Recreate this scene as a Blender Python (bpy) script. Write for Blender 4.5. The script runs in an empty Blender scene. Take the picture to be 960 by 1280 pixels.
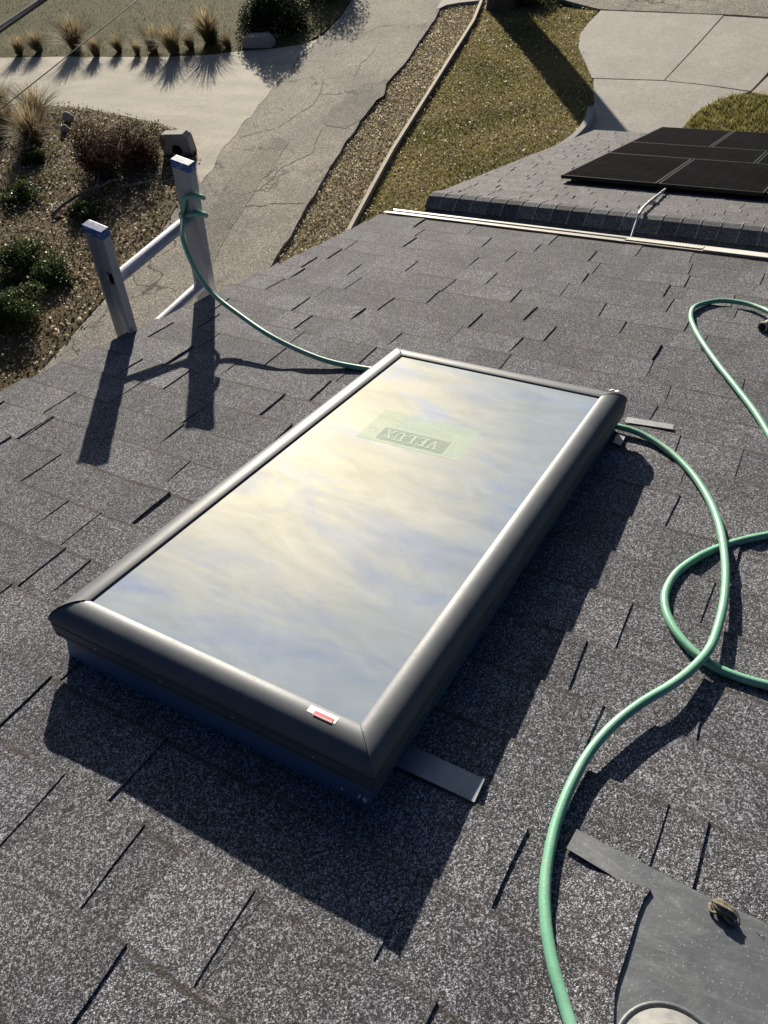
import bpy, bmesh, math, random
import numpy as np
from mathutils import Vector, Matrix

random.seed(7)
rng = np.random.default_rng(11)
R = math.radians
scene = bpy.context.scene
COL = scene.collection

# ------------------------------------------------------------------ camera frame and the main planes of the place
HC = 7.8                                   # camera height above the ground
RIGHT = np.array([0.86374625, 0.47883, -0.15706])
UP = np.array([-0.27107749, 0.70433, 0.65608])
FWD = np.array([-0.42480515, 0.52410, -0.73812])
FWD /= np.linalg.norm(FWD)
RIGHT -= FWD * (RIGHT @ FWD); RIGHT /= np.linalg.norm(RIGHT)
UP = np.cross(RIGHT, FWD)
FPX = 960.0
CAMP = np.array([0, 0, HC])
PITCH = R(14.04)
CP, SP = math.cos(PITCH), math.sin(PITCH)
HROOF = 1.1005                             # camera above the roof plane
ROOF = np.array([[1, 0, 0], [0, CP, SP], [0, -SP, CP]])      # columns: along the eave, down the slope, normal
ROOF_O = CAMP - ROOF[:, 2] * HROOF
SUN_EL, SUN_AZ = R(15.6), R(-36.2)         # azimuth from +Y, negative towards -X
SUN_DIR = np.array([math.sin(SUN_AZ) * math.cos(SUN_EL), math.cos(SUN_AZ) * math.cos(SUN_EL), math.sin(SUN_EL)])


def ray(px, py):
    return (px - 480) * RIGHT + (640 - py) * UP + FPX * FWD


def ground(px, py, z=0.0):
    r = ray(px, py)
    return CAMP + r * ((z - HC) / r[2])


def roof(px, py, h=0.0):
    """a point in roof coordinates (across, down slope, height) standing h above the shingles"""
    r = ROOF.T @ ray(px, py)
    return r * ((h - HROOF) / r[2]) + np.array([0, 0, HROOF])


def rw(p):
    return ROOF_O + ROOF @ np.asarray(p, float)


ROOF_M = Matrix([[*ROOF[i], ROOF_O[i]] for i in range(3)] + [[0, 0, 0, 1]])

# ------------------------------------------------------------------ node materials


class Mat:
    def __init__(self, name, rough=0.6, metal=0.0, color=(0.5, 0.5, 0.5), **kw):
        self.m = bpy.data.materials.new(name)
        self.m.use_nodes = True
        self.t = self.m.node_tree
        self.b = self.t.nodes['Principled BSDF']
        self.out = self.t.nodes['Material Output']
        self.b.inputs['Roughness'].default_value = rough
        self.b.inputs['Metallic'].default_value = metal
        self.b.inputs['Base Color'].default_value = (*color, 1)
        for k, v in kw.items():
            self.b.inputs[k].default_value = v
        self._tc = None

    def n(self, kind, **kw):
        nd = self.t.nodes.new(kind)
        for k, v in kw.items():
            setattr(nd, k, v)
        return nd

    def lk(self, a, b):
        self.t.links.new(a, b)

    def coord(self, scale=(1, 1, 1)):
        if self._tc is None:
            self._tc = self.n('ShaderNodeTexCoord')
        mp = self.n('ShaderNodeMapping')
        mp.inputs['Scale'].default_value = scale
        self.lk(self._tc.outputs['Object'], mp.inputs['Vector'])
        return mp.outputs['Vector']

    def noise(self, scale, detail=4, rough=0.55, stretch=(1, 1, 1), dist=0.0):
        nd = self.n('ShaderNodeTexNoise')
        nd.inputs['Scale'].default_value = scale
        nd.inputs['Detail'].default_value = detail
        nd.inputs['Roughness'].default_value = rough
        nd.inputs['Distortion'].default_value = dist
        self.lk(self.coord(stretch), nd.inputs['Vector'])
        return nd.outputs['Fac']

    def voro(self, scale, out='Color', feature='F1', stretch=(1, 1, 1)):
        nd = self.n('ShaderNodeTexVoronoi', feature=feature)
        nd.inputs['Scale'].default_value = scale
        self.lk(self.coord(stretch), nd.inputs['Vector'])
        return nd.outputs[out]

    def attr(self, name='tone'):
        nd = self.n('ShaderNodeAttribute', attribute_name=name)
        return nd.outputs['Fac']

    def ramp(self, fac, stops, interp='LINEAR'):
        nd = self.n('ShaderNodeValToRGB')
        cr = nd.color_ramp
        cr.interpolation = interp
        while len(cr.elements) < len(stops):
            cr.elements.new(0.5)
        for e, (p, c) in zip(cr.elements, stops):
            e.position = p
            e.color = (*c, 1) if len(c) == 3 else c
        self.lk(fac, nd.inputs['Fac'])
        return nd.outputs['Color']

    def mix(self, a, b, fac, mode='MIX'):
        nd = self.n('ShaderNodeMix', data_type='RGBA', blend_type=mode)
        for i, v in ((0, fac), (6, a), (7, b)):
            if hasattr(v, 'is_linked'):
                self.lk(v, nd.inputs[i])
            elif i == 0:
                nd.inputs[0].default_value = v
            else:
                nd.inputs[i].default_value = (*v, 1)
        return nd.outputs[2]

    def math(self, op, a, b=None, clamp=False):
        nd = self.n('ShaderNodeMath', operation=op, use_clamp=clamp)
        for i, v in ((0, a), (1, b)):
            if v is None:
                continue
            if hasattr(v, 'is_linked'):
                self.lk(v, nd.inputs[i])
            else:
                nd.inputs[i].default_value = v
        return nd.outputs[0]

    def color(self, c):
        self.lk(c, self.b.inputs['Base Color'])
        return self

    def rough(self, c):
        self.lk(c, self.b.inputs['Roughness'])
        return self

    def bump(self, h, dist=0.002, strength=1.0):
        nd = self.n('ShaderNodeBump')
        nd.inputs['Strength'].default_value = strength
        nd.inputs['Distance'].default_value = dist
        self.lk(h, nd.inputs['Height'])
        self.lk(nd.outputs['Normal'], self.b.inputs['Normal'])
        return self


def g3(v):
    return (v, v, v)


def shingle_mat(name, scale, base=1.0, tint=(0.965, 0.985, 1.12), course=None, tones=(0.70, 1.26)):
    m = Mat(name, rough=0.9)
    m.b.inputs['Specular IOR Level'].default_value = 0.25
    a = m.voro(scale)
    sep = m.n('ShaderNodeSeparateColor'); m.lk(a, sep.inputs[0])
    b = m.voro(scale * 0.47)
    sep2 = m.n('ShaderNodeSeparateColor'); m.lk(b, sep2.inputs[0])
    f = m.math('ADD', m.math('MULTIPLY', sep.outputs[0], 0.62), m.math('MULTIPLY', sep2.outputs[1], 0.38))
    t = lambda v: tuple(v * base * k for k in tint)
    c = m.ramp(f, [(0.0, t(0.018)), (0.40, t(0.052)), (0.57, t(0.11)), (0.71, t(0.25)), (0.90, t(0.52))])
    # blended tabs, weathering and rubbed patches
    tone = m.ramp(m.attr(), [(0.0, g3(tones[0])), (1.0, g3(tones[1]))])
    c = m.mix(c, tone, 1.0, 'MULTIPLY')
    w = m.ramp(m.noise(2.2, 5, 0.6), [(0.3, (0.86, 0.86, 0.89)), (0.7, (1.12, 1.10, 1.06))])
    c = m.mix(c, w, 1.0, 'MULTIPLY')
    w2 = m.ramp(m.noise(11, 4, 0.65), [(0.3, g3(0.88)), (0.72, g3(1.12))])
    c = m.mix(c, w2, 1.0, 'MULTIPLY')
    if course:
        tcn = m.n('ShaderNodeSeparateXYZ'); m.lk(m.coord(), tcn.inputs[0])
        fy = m.math('FRACT', m.math('ADD', m.math('DIVIDE', m.math('SUBTRACT', tcn.outputs[1], course[0]), course[1]), m.math('MULTIPLY', m.noise(6, 4), 0.06)))
        band = m.ramp(fy, [(0.0, g3(0.9)), (0.04, g3(0)), (0.94, g3(0)), (0.985, g3(1))])
        gate = m.ramp(m.noise(3.1, 5, 0.65), [(0.36, g3(0)), (0.58, g3(0.8))])
        c = m.mix(c, (0.045, 0.036, 0.024), m.math('MULTIPLY', band, gate))
    m.color(c)
    h = m.math('ADD', m.math('MULTIPLY', f, 0.8), m.math('MULTIPLY', m.voro(scale, 'Distance'), -0.6))
    m.bump(h, 0.0016, 0.75)
    return m.m


def simple_noise_mat(name, c0, c1, scale, rough=0.8, bump=0.002, metal=0.0, detail=6, stretch=(1, 1, 1), lo=0.3, hi=0.7):
    m = Mat(name, rough=rough, metal=metal)
    f = m.noise(scale, detail, 0.62, stretch)
    m.color(m.ramp(f, [(lo, c0), (hi, c1)]))
    if bump:
        m.bump(f, bump, 0.6)
    return m.m


def tone_mat(name, stops, rough=0.7, trans=0.0, scale=None):
    """colour by each leaf's own tone; thin leaves let some light through"""
    m = Mat(name, rough=rough)
    m.b.inputs['Specular IOR Level'].default_value = 0.12
    c = m.ramp(m.attr(), stops)
    m.color(c)
    if trans:
        tr = m.n('ShaderNodeBsdfTranslucent')
        m.lk(c, tr.inputs['Color'])
        ms = m.n('ShaderNodeMixShader')
        ms.inputs[0].default_value = trans
        m.lk(m.b.outputs[0], ms.inputs[1]); m.lk(tr.outputs[0], ms.inputs[2])
        m.lk(ms.outputs[0], m.out.inputs['Surface'])
    return m.m


MT = {}
MT['shingle'] = shingle_mat('asphalt shingle granules', 680, 0.96, course=(0.2404, 0.1429))
MT['shingle_far'] = shingle_mat('garage shingle granules', 420, 1.0, (0.98, 0.98, 1.04))
MT['shingle_shaded'] = shingle_mat('shaded garage shingle granules', 420, 0.5, (0.9, 0.98, 1.14))  # garage shingle darkened and blued: the near slope's shade is in the colour
MT['cap'] = shingle_mat('ridge cap granules', 420, 0.78, (0.94, 0.98, 1.10), tones=(0.5, 2.2))


def frame_metal():
    m = Mat('grey lacquered aluminium', rough=0.5, metal=0.2, color=(0.13, 0.135, 0.14))
    f = m.noise(18, 5, 0.6, (1, 1, 1))
    m.color(m.ramp(f, [(0.25, (0.070, 0.080, 0.097)), (0.8, (0.105, 0.115, 0.130))]))
    s = m.noise(260, 3, 0.7)
    m.rough(m.ramp(m.math('ADD', m.math('MULTIPLY', f, 0.6), m.math('MULTIPLY', s, 0.4)), [(0.3, g3(0.50)), (0.75, g3(0.64))]))
    m.bump(s, 0.0003, 0.25)
    return m.m


MT['frame'] = frame_metal()
MT['curb'] = simple_noise_mat('painted curb flashing', (0.085, 0.14, 0.24), (0.115, 0.175, 0.28), 14, 0.5, 0.0004, 0.2)
MT['gasket'] = Mat('black rubber gasket', rough=0.55, color=(0.01, 0.01, 0.011)).m


def glass_mat():
    m = Mat('coated skylight glass', rough=0.03, color=(0.02, 0.026, 0.03))
    m.b.inputs['IOR'].default_value = 12.0
    d = m.noise(7, 6, 0.7)
    m.color(m.ramp(d, [(0.3, (0.020, 0.026, 0.032)), (0.75, (0.034, 0.040, 0.046))]))
    df = m.n('ShaderNodeBsdfDiffuse'); df.inputs['Color'].default_value = (0.45, 0.43, 0.38, 1)
    sp = m.voro(95); se = m.n('ShaderNodeSeparateColor'); m.lk(sp, se.inputs[0])
    dist = m.voro(95, 'Distance')
    spot = m.math('MULTIPLY', m.ramp(se.outputs[0], [(0.90, g3(0)), (0.93, g3(1))]), m.ramp(dist, [(0.18, g3(1)), (0.32, g3(0))]))
    film = m.ramp(m.noise(4, 8, 0.7, (1, 1.8, 1), 0.8), [(0.4, g3(0.015)), (0.75, g3(0.10))])
    dirt = m.math('ADD', m.math('MULTIPLY', spot, 0.16), film)
    msd = m.n('ShaderNodeMixShader'); m.lk(dirt, msd.inputs[0]); m.lk(m.b.outputs[0], msd.inputs[1]); m.lk(df.outputs[0], msd.inputs[2]); m.lk(msd.outputs[0], m.out.inputs['Surface'])
    sm = m.noise(3.5, 5, 0.6, (1, 2.2, 1), 0.6)
    m.rough(m.ramp(sm, [(0.3, g3(0.012)), (0.8, g3(0.035))]))
    m.bump(m.noise(2.2, 2, 0.5), 0.0006, 0.25)
    return m.m


MT['glass'] = glass_mat()


def film_mat(name, col, alpha):
    m = Mat(name, rough=0.8, color=col)
    m.b.inputs['Specular IOR Level'].default_value = 0.0
    tr = m.n('ShaderNodeBsdfTransparent')
    ms = m.n('ShaderNodeMixShader')
    f = m.noise(60, 4, 0.6)
    a = m.ramp(f, [(0.3, g3(alpha * 0.8)), (0.75, g3(min(1, alpha * 1.2)))])
    m.lk(a, ms.inputs[0])
    m.lk(tr.outputs[0], ms.inputs[1]); m.lk(m.b.outputs[0], ms.inputs[2])
    m.lk(ms.outputs[0], m.out.inputs['Surface'])
    return m.m


MT['film'] = film_mat('translucent label film', (0.60, 0.76, 0.57), 0.26)
MT['film_dark'] = film_mat('translucent grey label band', (0.22, 0.27, 0.23), 0.22)
MT['film_light'] = film_mat('pale label print', (0.72, 0.84, 0.68), 0.55)
MT['white_label'] = simple_noise_mat('white printed label', (0.72, 0.71, 0.68), (0.85, 0.84, 0.8), 90, 0.5, 0)
MT['red_label'] = simple_noise_mat('red label print', (0.50, 0.03, 0.06), (0.62, 0.06, 0.09), 200, 0.5, 0)
MT['label_ink'] = Mat('label ink', rough=0.6, color=(0.18, 0.17, 0.17)).m
MT['label_pale'] = Mat('label white ink', rough=0.6, color=(0.8, 0.7, 0.7)).m
MT['flash'] = simple_noise_mat('grey step flashing', (0.16, 0.18, 0.21), (0.23, 0.25, 0.28), 30, 0.5, 0.0004, 0.35)
MT['flash_light'] = simple_noise_mat('bare aluminium flashing', (0.20, 0.21, 0.22), (0.33, 0.335, 0.335), 70, 0.5, 0.0005, 0.3)


def vent_metal():
    m = Mat('scuffed grey flashing sheet', rough=0.5, metal=0.25)
    f = m.noise(5, 8, 0.68, (1, 1, 1), 0.8)
    sc = m.noise(9, 8, 0.8, (1.0, 4.5, 1), 1.0)
    c = m.ramp(f, [(0.28, (0.072, 0.081, 0.094)), (0.72, (0.145, 0.155, 0.168))])
    c = m.mix(c, (0.24, 0.25, 0.262), m.ramp(sc, [(0.52, g3(0)), (0.74, g3(0.6))]))
    sp = m.voro(620)
    se = m.n('ShaderNodeSeparateColor'); m.lk(sp, se.inputs[0])
    c = m.mix(c, (0.4, 0.4, 0.4), m.ramp(se.outputs[0], [(0.965, g3(0)), (0.99, g3(0.5))]))
    m.color(c)
    m.rough(m.ramp(sc, [(0.3, g3(0.42)), (0.7, g3(0.62))]))
    m.bump(m.noise(7, 5, 0.6, (1, 1.6, 1), 0.6), 0.006, 0.5)
    return m.m


MT['vent'] = vent_metal()
MT['collar'] = simple_noise_mat('dusty lead collar', (0.13, 0.135, 0.14), (0.22, 0.22, 0.215), 60, 0.7, 0.0006, 0.0)
MT['rubber_brown'] = simple_noise_mat('weathered brown rubber', (0.09, 0.075, 0.05), (0.22, 0.19, 0.14), 70, 0.8, 0.002)
MT['husk'] = simple_noise_mat('dried husk', (0.06, 0.05, 0.035), (0.24, 0.21, 0.15), 120, 0.9, 0.002)


def hose_mat():
    m = Mat('mint green vinyl hose', rough=0.38)
    f = m.noise(9, 6, 0.65)
    c = m.ramp(f, [(0.28, (0.11, 0.33, 0.21)), (0.55, (0.19, 0.45, 0.31)), (0.8, (0.36, 0.53, 0.39))])
    d = m.ramp(m.noise(40, 7, 0.75), [(0.5, g3(0)), (0.72, g3(0.6))])
    c = m.mix(c, (0.25, 0.28, 0.20), d)
    m.color(c)
    m.bump(m.noise(240, 3, 0.6), 0.0006, 0.5)
    return m.m


MT['hose'] = hose_mat()
MT['brass'] = simple_noise_mat('worn metal fitting', (0.30, 0.27, 0.22), (0.55, 0.5, 0.42), 90, 0.4, 0.0004, 0.8)
MT['hole'] = Mat('dark bore', rough=0.9, color=(0.006, 0.006, 0.006)).m


def ladder_mat():
    m = Mat('dull ladder aluminium', rough=0.5, metal=0.45)
    f = m.noise(12, 7, 0.7, (1, 1, 0.25))
    c = m.ramp(f, [(0.3, (0.36, 0.37, 0.42)), (0.7, (0.55, 0.56, 0.61))])
    d = m.ramp(m.noise(45, 6, 0.75), [(0.55, g3(0)), (0.72, g3(0.6))])
    c = m.mix(c, (0.17, 0.16, 0.15), d)
    m.color(c)
    m.rough(m.ramp(f, [(0.3, g3(0.42)), (0.7, g3(0.6))]))
    m.bump(m.noise(80, 4, 0.6, (1, 1, 0.2)), 0.0008, 0.4)
    return m.m


MT['ladder'] = ladder_mat()


def cap_mat():
    m = Mat('worn blue ladder end paint', rough=0.55)
    f = m.noise(48, 6, 0.75)
    m.color(m.ramp(f, [(0.48, (0.035, 0.10, 0.33)), (0.54, (0.07, 0.16, 0.40)), (0.62, (0.5, 0.53, 0.56))]))
    m.bump(f, 0.001, 0.5)
    return m.m


MT['cap_blue'] = cap_mat()
MT['gutter'] = simple_noise_mat('white gutter enamel', (0.50, 0.485, 0.45), (0.68, 0.66, 0.62), 8, 0.4, 0.0005, 0.0)


def guard_mat():
    m = Mat('perforated gutter guard', rough=0.45)
    br = m.n('ShaderNodeTexVoronoi', feature='F1')
    br.inputs['Scale'].default_value = 75
    br.inputs['Randomness'].default_value = 0.05
    m.lk(m.coord((1, 0.55, 1)), br.inputs['Vector'])
    hole = m.ramp(br.outputs['Distance'], [(0.24, g3(1)), (0.34, g3(0))])
    c = m.ramp(m.noise(8, 6, 0.7), [(0.3, (0.52, 0.49, 0.43)), (0.7, (0.70, 0.67, 0.60))])
    m.color(m.mix(c, (0.06, 0.06, 0.06), hole))
    m.bump(hole, 0.001, -0.5)
    return m.m


MT['guard'] = guard_mat()
MT['drip'] = simple_noise_mat('cream drip edge', (0.26, 0.24, 0.21), (0.42, 0.40, 0.36), 25, 0.55, 0.0008)


def siding_mat():
    m = Mat('painted lap siding', rough=0.7)
    wv = m.n('ShaderNodeTexWave', wave_type='BANDS', bands_direction='Z', wave_profile='SAW')
    wv.inputs['Scale'].default_value = 2.2
    m.lk(m.coord(), wv.inputs['Vector'])
    m.color(m.ramp(m.noise(3, 6), [(0.3, (0.40, 0.39, 0.36)), (0.7, (0.50, 0.49, 0.46))]))
    m.bump(wv.outputs['Fac'], 0.015, 1.0)
    return m.m


MT['siding'] = siding_mat()


def panel_mat():
    m = Mat('black solar cells', rough=0.16, color=(0.006, 0.006, 0.008))
    m.b.inputs['IOR'].default_value = 1.22
    br = m.n('ShaderNodeTexBrick')
    br.offset = 0.0
    br.inputs['Scale'].default_value = 1.0
    br.inputs['Brick Width'].default_value = 0.161
    br.inputs['Row Height'].default_value = 0.161
    br.inputs['Mortar Size'].default_value = 0.0022
    br.inputs['Color1'].default_value = (0.0055, 0.0055, 0.007, 1)
    br.inputs['Color2'].default_value = (0.0075, 0.007, 0.009, 1)
    br.inputs['Mortar'].default_value = (0.018, 0.018, 0.02, 1)
    m.lk(m.coord(), br.inputs['Vector'])
    dust = m.ramp(m.noise(3.0, 7, 0.7), [(0.5, g3(0)), (0.9, g3(0.05))])
    m.color(m.mix(br.outputs['Color'], (0.09, 0.08, 0.07), dust))
    m.b.inputs['Specular IOR Level'].default_value = 0.0
    m.b.inputs['Roughness'].default_value = 1.0
    gs = m.n('ShaderNodeBsdfGlossy')
    m.lk(m.ramp(m.noise(1.5, 5, 0.6), [(0.3, g3(0.10)), (0.7, g3(0.22))]), gs.inputs['Roughness'])
    ms = m.n('ShaderNodeMixShader'); ms.inputs[0].default_value = 0.055
    m.lk(m.b.outputs[0], ms.inputs[1]); m.lk(gs.outputs[0], ms.inputs[2]); m.lk(ms.outputs[0], m.out.inputs['Surface'])
    return m.m


MT['cells'] = panel_mat()
MT['panel_frame'] = Mat('black anodised frame', rough=0.4, metal=0.6, color=(0.012, 0.012, 0.013)).m
MT['silver'] = simple_noise_mat('galvanised metal', (0.34, 0.34, 0.35), (0.55, 0.55, 0.56), 40, 0.4, 0.0004, 0.8)


def asphalt_mat(name='old worn asphalt', dark=1.0):
    m = Mat(name, rough=0.92)
    m.b.inputs['Specular IOR Level'].default_value = 0.08
    sp = m.voro(75)
    se = m.n('ShaderNodeSeparateColor'); m.lk(sp, se.inputs[0])
    c = m.ramp(se.outputs[0], [(0.0, (0.10, 0.094, 0.086)), (0.55, (0.185, 0.175, 0.158)), (0.8, (0.29, 0.275, 0.25)), (1.0, (0.56, 0.54, 0.50))])
    big = m.ramp(m.noise(0.45, 7, 0.62, (1, 1, 1), 0.4), [(0.32, g3(1.06 * dark)), (0.66, (1.62 * dark, 1.56 * dark, 1.44 * dark))])
    c = m.mix(c, big, 1.0, 'MULTIPLY')
    med = m.ramp(m.noise(3.5, 6, 0.7), [(0.3, g3(0.88)), (0.7, g3(1.1))])
    c = m.mix(c, med, 1.0, 'MULTIPLY')
    cr = m.n('ShaderNodeTexVoronoi', feature='DISTANCE_TO_EDGE')
    cr.inputs['Scale'].default_value = 0.42
    nz = m.n('ShaderNodeTexNoise'); nz.inputs['Scale'].default_value = 1.6; nz.inputs['Detail'].default_value = 6
    m.lk(m.coord(), nz.inputs['Vector'])
    v = m.n('ShaderNodeVectorMath', operation='ADD'); m.lk(m.coord(), v.inputs[0])
    v2 = m.n('ShaderNodeVectorMath', operation='SCALE'); v2.inputs['Scale'].default_value = 1.3; m.lk(nz.outputs['Color'], v2.inputs[0])
    m.lk(v2.outputs[0], v.inputs[1]); m.lk(v.outputs[0], cr.inputs['Vector'])
    gate = m.ramp(m.noise(0.35, 3, 0.5), [(0.48, g3(0)), (0.58, g3(0.75))])
    crack = m.math('MULTIPLY', m.ramp(cr.outputs['Distance'], [(0.004, g3(1)), (0.016, g3(0))]), gate)
    c = m.mix(c, (0.035, 0.032, 0.03), crack)
    m.color(c)
    m.bump(m.math('SUBTRACT', se.outputs[0], crack), 0.006, 0.8)
    return m.m


MT['asphalt'] = asphalt_mat()
MT['asphalt_dull'] = asphalt_mat('worn dull asphalt', 0.8)
MT['hole_soft'] = simple_noise_mat('crack dirt', (0.035, 0.032, 0.028), (0.09, 0.082, 0.07), 30, 0.95, 0)
MT['asphalt_patch'] = simple_noise_mat('newer asphalt patch', (0.075, 0.073, 0.07), (0.15, 0.145, 0.135), 60, 0.9, 0.006, 0.0, 4)


def concrete_mat(name, a, b, agg=0.5, streak=(1, 1, 1)):
    m = Mat(name, rough=0.9)
    sp = m.voro(60)
    se = m.n('ShaderNodeSeparateColor'); m.lk(sp, se.inputs[0])
    c = m.ramp(m.noise(0.9, 8, 0.66, streak, 0.3), [(0.3, a), (0.7, b)])
    s = m.ramp(se.outputs[0], [(0.0, g3(1 - agg)), (1.0, g3(1 + agg))])
    c = m.mix(c, s, 1.0, 'MULTIPLY')
    st = m.ramp(m.noise(5, 6, 0.7), [(0.3, g3(0.9)), (0.75, g3(1.08))])
    c = m.mix(c, st, 1.0, 'MULTIPLY')
    m.color(c)
    m.bump(se.outputs[0], 0.003, 0.5)
    return m.m


MT['apron'] = concrete_mat('dusty concrete', (0.235, 0.215, 0.175), (0.45, 0.41, 0.335), 0.28, (0.35, 1.3, 1))
MT['drive'] = concrete_mat('exposed aggregate concrete', (0.30, 0.28, 0.25), (0.40, 0.375, 0.335), 0.3)
MT['stone'] = concrete_mat('cast concrete', (0.26, 0.25, 0.235), (0.38, 0.37, 0.35), 0.2)
MT['boulder'] = concrete_mat('pale boulder', (0.30, 0.28, 0.25), (0.5, 0.47, 0.43), 0.25)


def soil_mat(name, cols, sc=14):
    m = Mat(name, rough=0.95)
    m.b.inputs['Specular IOR Level'].default_value = 0.08
    f = m.noise(sc, 8, 0.72)
    c = m.ramp(f, [(0.25, cols[0]), (0.5, cols[1]), (0.75, cols[2])])
    big = m.ramp(m.noise(0.6, 6, 0.6), [(0.3, (0.75, 0.8, 0.7)), (0.7, (1.2, 1.12, 1.05))])
    m.color(m.mix(c, big, 1.0, 'MULTIPLY'))
    m.bump(f, 0.03, 0.8)
    return m.m


MT['soil'] = soil_mat('leafy soil', [(0.03, 0.023, 0.014), (0.105, 0.08, 0.047), (0.22, 0.175, 0.105)])
MT['strip_soil'] = soil_mat('gravelly soil', [(0.11, 0.09, 0.06), (0.22, 0.185, 0.125), (0.34, 0.29, 0.20)])


def turf_mat(name, a, b, c_):
    m = Mat(name, rough=0.95)
    m.b.inputs['Specular IOR Level'].default_value = 0.08
    f = m.noise(22, 8, 0.75)
    c = m.ramp(f, [(0.28, a), (0.52, b), (0.78, c_)])
    dry = m.ramp(m.noise(0.8, 7, 0.65), [(0.42, g3(0)), (0.66, g3(0.75))])
    c = m.mix(c, m.ramp(f, [(0.3, (0.05, 0.04, 0.025)), (0.7, (0.18, 0.14, 0.08))]), dry)
    m.color(c)
    m.bump(f, 0.03, 0.8)
    return m.m


MT['turf'] = turf_mat('mossy turf', (0.06, 0.058, 0.016), (0.20, 0.18, 0.054), (0.36, 0.31, 0.14))
MT['turf_green'] = turf_mat('green winter turf', (0.02, 0.026, 0.008), (0.065, 0.07, 0.018), (0.12, 0.115, 0.04))
MT['terrain'] = turf_mat('rough ground', (0.022, 0.026, 0.012), (0.055, 0.06, 0.025), (0.10, 0.10, 0.05))
MT['blade'] = tone_mat('grass blades', [(0, (0.035, 0.048, 0.012)), (0.4, (0.20, 0.18, 0.044)), (0.7, (0.36, 0.30, 0.125)), (1, (0.38, 0.31, 0.18))], 0.7, 0.45)
MT['blade_green'] = tone_mat('green winter blades', [(0, (0.02, 0.028, 0.008)), (0.4, (0.075, 0.078, 0.018)), (1, (0.19, 0.16, 0.055))], 0.75, 0.25)
MT['straw'] = tone_mat('dry straw blades', [(0, (0.10, 0.085, 0.045)), (0.5, (0.25, 0.20, 0.115)), (1, (0.42, 0.36, 0.24))], 0.7, 0.45)
MT['litter'] = tone_mat('dead leaves', [(0, (0.025, 0.017, 0.010)), (0.45, (0.10, 0.072, 0.042)), (0.72, (0.26, 0.20, 0.13)), (0.9, (0.55, 0.48, 0.37)), (1, (0.75, 0.68, 0.56))], 0.6, 0.42)
MT['ivy'] = tone_mat('dark glossy leaves', [(0, (0.018, 0.03, 0.010)), (0.6, (0.05, 0.072, 0.024)), (1, (0.14, 0.16, 0.065))], 0.45, 0.35)
MT['weed'] = tone_mat('olive weeds', [(0, (0.03, 0.036, 0.012)), (0.5, (0.085, 0.09, 0.03)), (0.8, (0.16, 0.14, 0.06)), (1, (0.26, 0.21, 0.12))], 0.6, 0.4)
MT['evergreen'] = tone_mat('evergreen needles', [(0, (0.010, 0.016, 0.008)), (0.6, (0.025, 0.036, 0.015)), (1, (0.055, 0.07, 0.028))], 0.7, 0.2)
MT['russet'] = tone_mat('russet winter leaves', [(0, (0.022, 0.012, 0.008)), (0.5, (0.065, 0.035, 0.022)), (0.85, (0.12, 0.07, 0.045)), (1, (0.30, 0.24, 0.18))], 0.7, 0.25)
MT['bark'] = simple_noise_mat('bark', (0.035, 0.028, 0.02), (0.12, 0.095, 0.07), 18, 0.95, 0.02, 0, 6, (1, 1, 0.25))
MT['deadwood'] = simple_noise_mat('weathered dead wood', (0.10, 0.085, 0.07), (0.27, 0.24, 0.2), 30, 0.9, 0.008)
MT['board'] = simple_noise_mat('weathered edging board', (0.28, 0.245, 0.185), (0.44, 0.39, 0.31), 12, 0.85, 0.004)
MT['cable'] = simple_noise_mat('cable sheath', (0.22, 0.22, 0.24), (0.34, 0.34, 0.36), 20, 0.5, 0.0005)
MT['cable_dark'] = Mat('dark wire', rough=0.6, color=(0.045, 0.043, 0.04)).m

# ------------------------------------------------------------------ mesh helpers


def mesh_obj(name, V, F, mat, parent=None, smooth=False, tone=None, off=None, mats=None, fmat=None):
    V = np.asarray(V, float)
    if off is not None:
        V = V - np.asarray(off, float)
    me = bpy.data.meshes.new(name)
    if isinstance(F, np.ndarray) and F.ndim == 2:
        nf, k = F.shape
        me.vertices.add(len(V)); me.vertices.foreach_set('co', V.astype(np.float32).ravel())
        me.loops.add(nf * k); me.loops.foreach_set('vertex_index', F.astype(np.int32).ravel())
        me.polygons.add(nf)
        me.polygons.foreach_set('loop_start', np.arange(0, nf * k, k, dtype=np.int32))
        me.update(calc_edges=True)
    else:
        me.from_pydata([tuple(v) for v in V], [], [tuple(f) for f in F])
        me.update()
    if tone is not None:
        a = me.attributes.new('tone', 'FLOAT', 'FACE')
        a.data.foreach_set('value', np.asarray(tone, np.float32))
    for mm in (mats or [mat]):
        me.materials.append(mm)
    if fmat is not None:
        me.polygons.foreach_set('material_index', np.asarray(fmat, np.int32))
    if smooth:
        me.polygons.foreach_set('use_smooth', np.ones(len(me.polygons), bool))
    o = bpy.data.objects.new(name, me)
    COL.objects.link(o)
    if parent is not None:
        o.parent = parent
    return o


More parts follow.
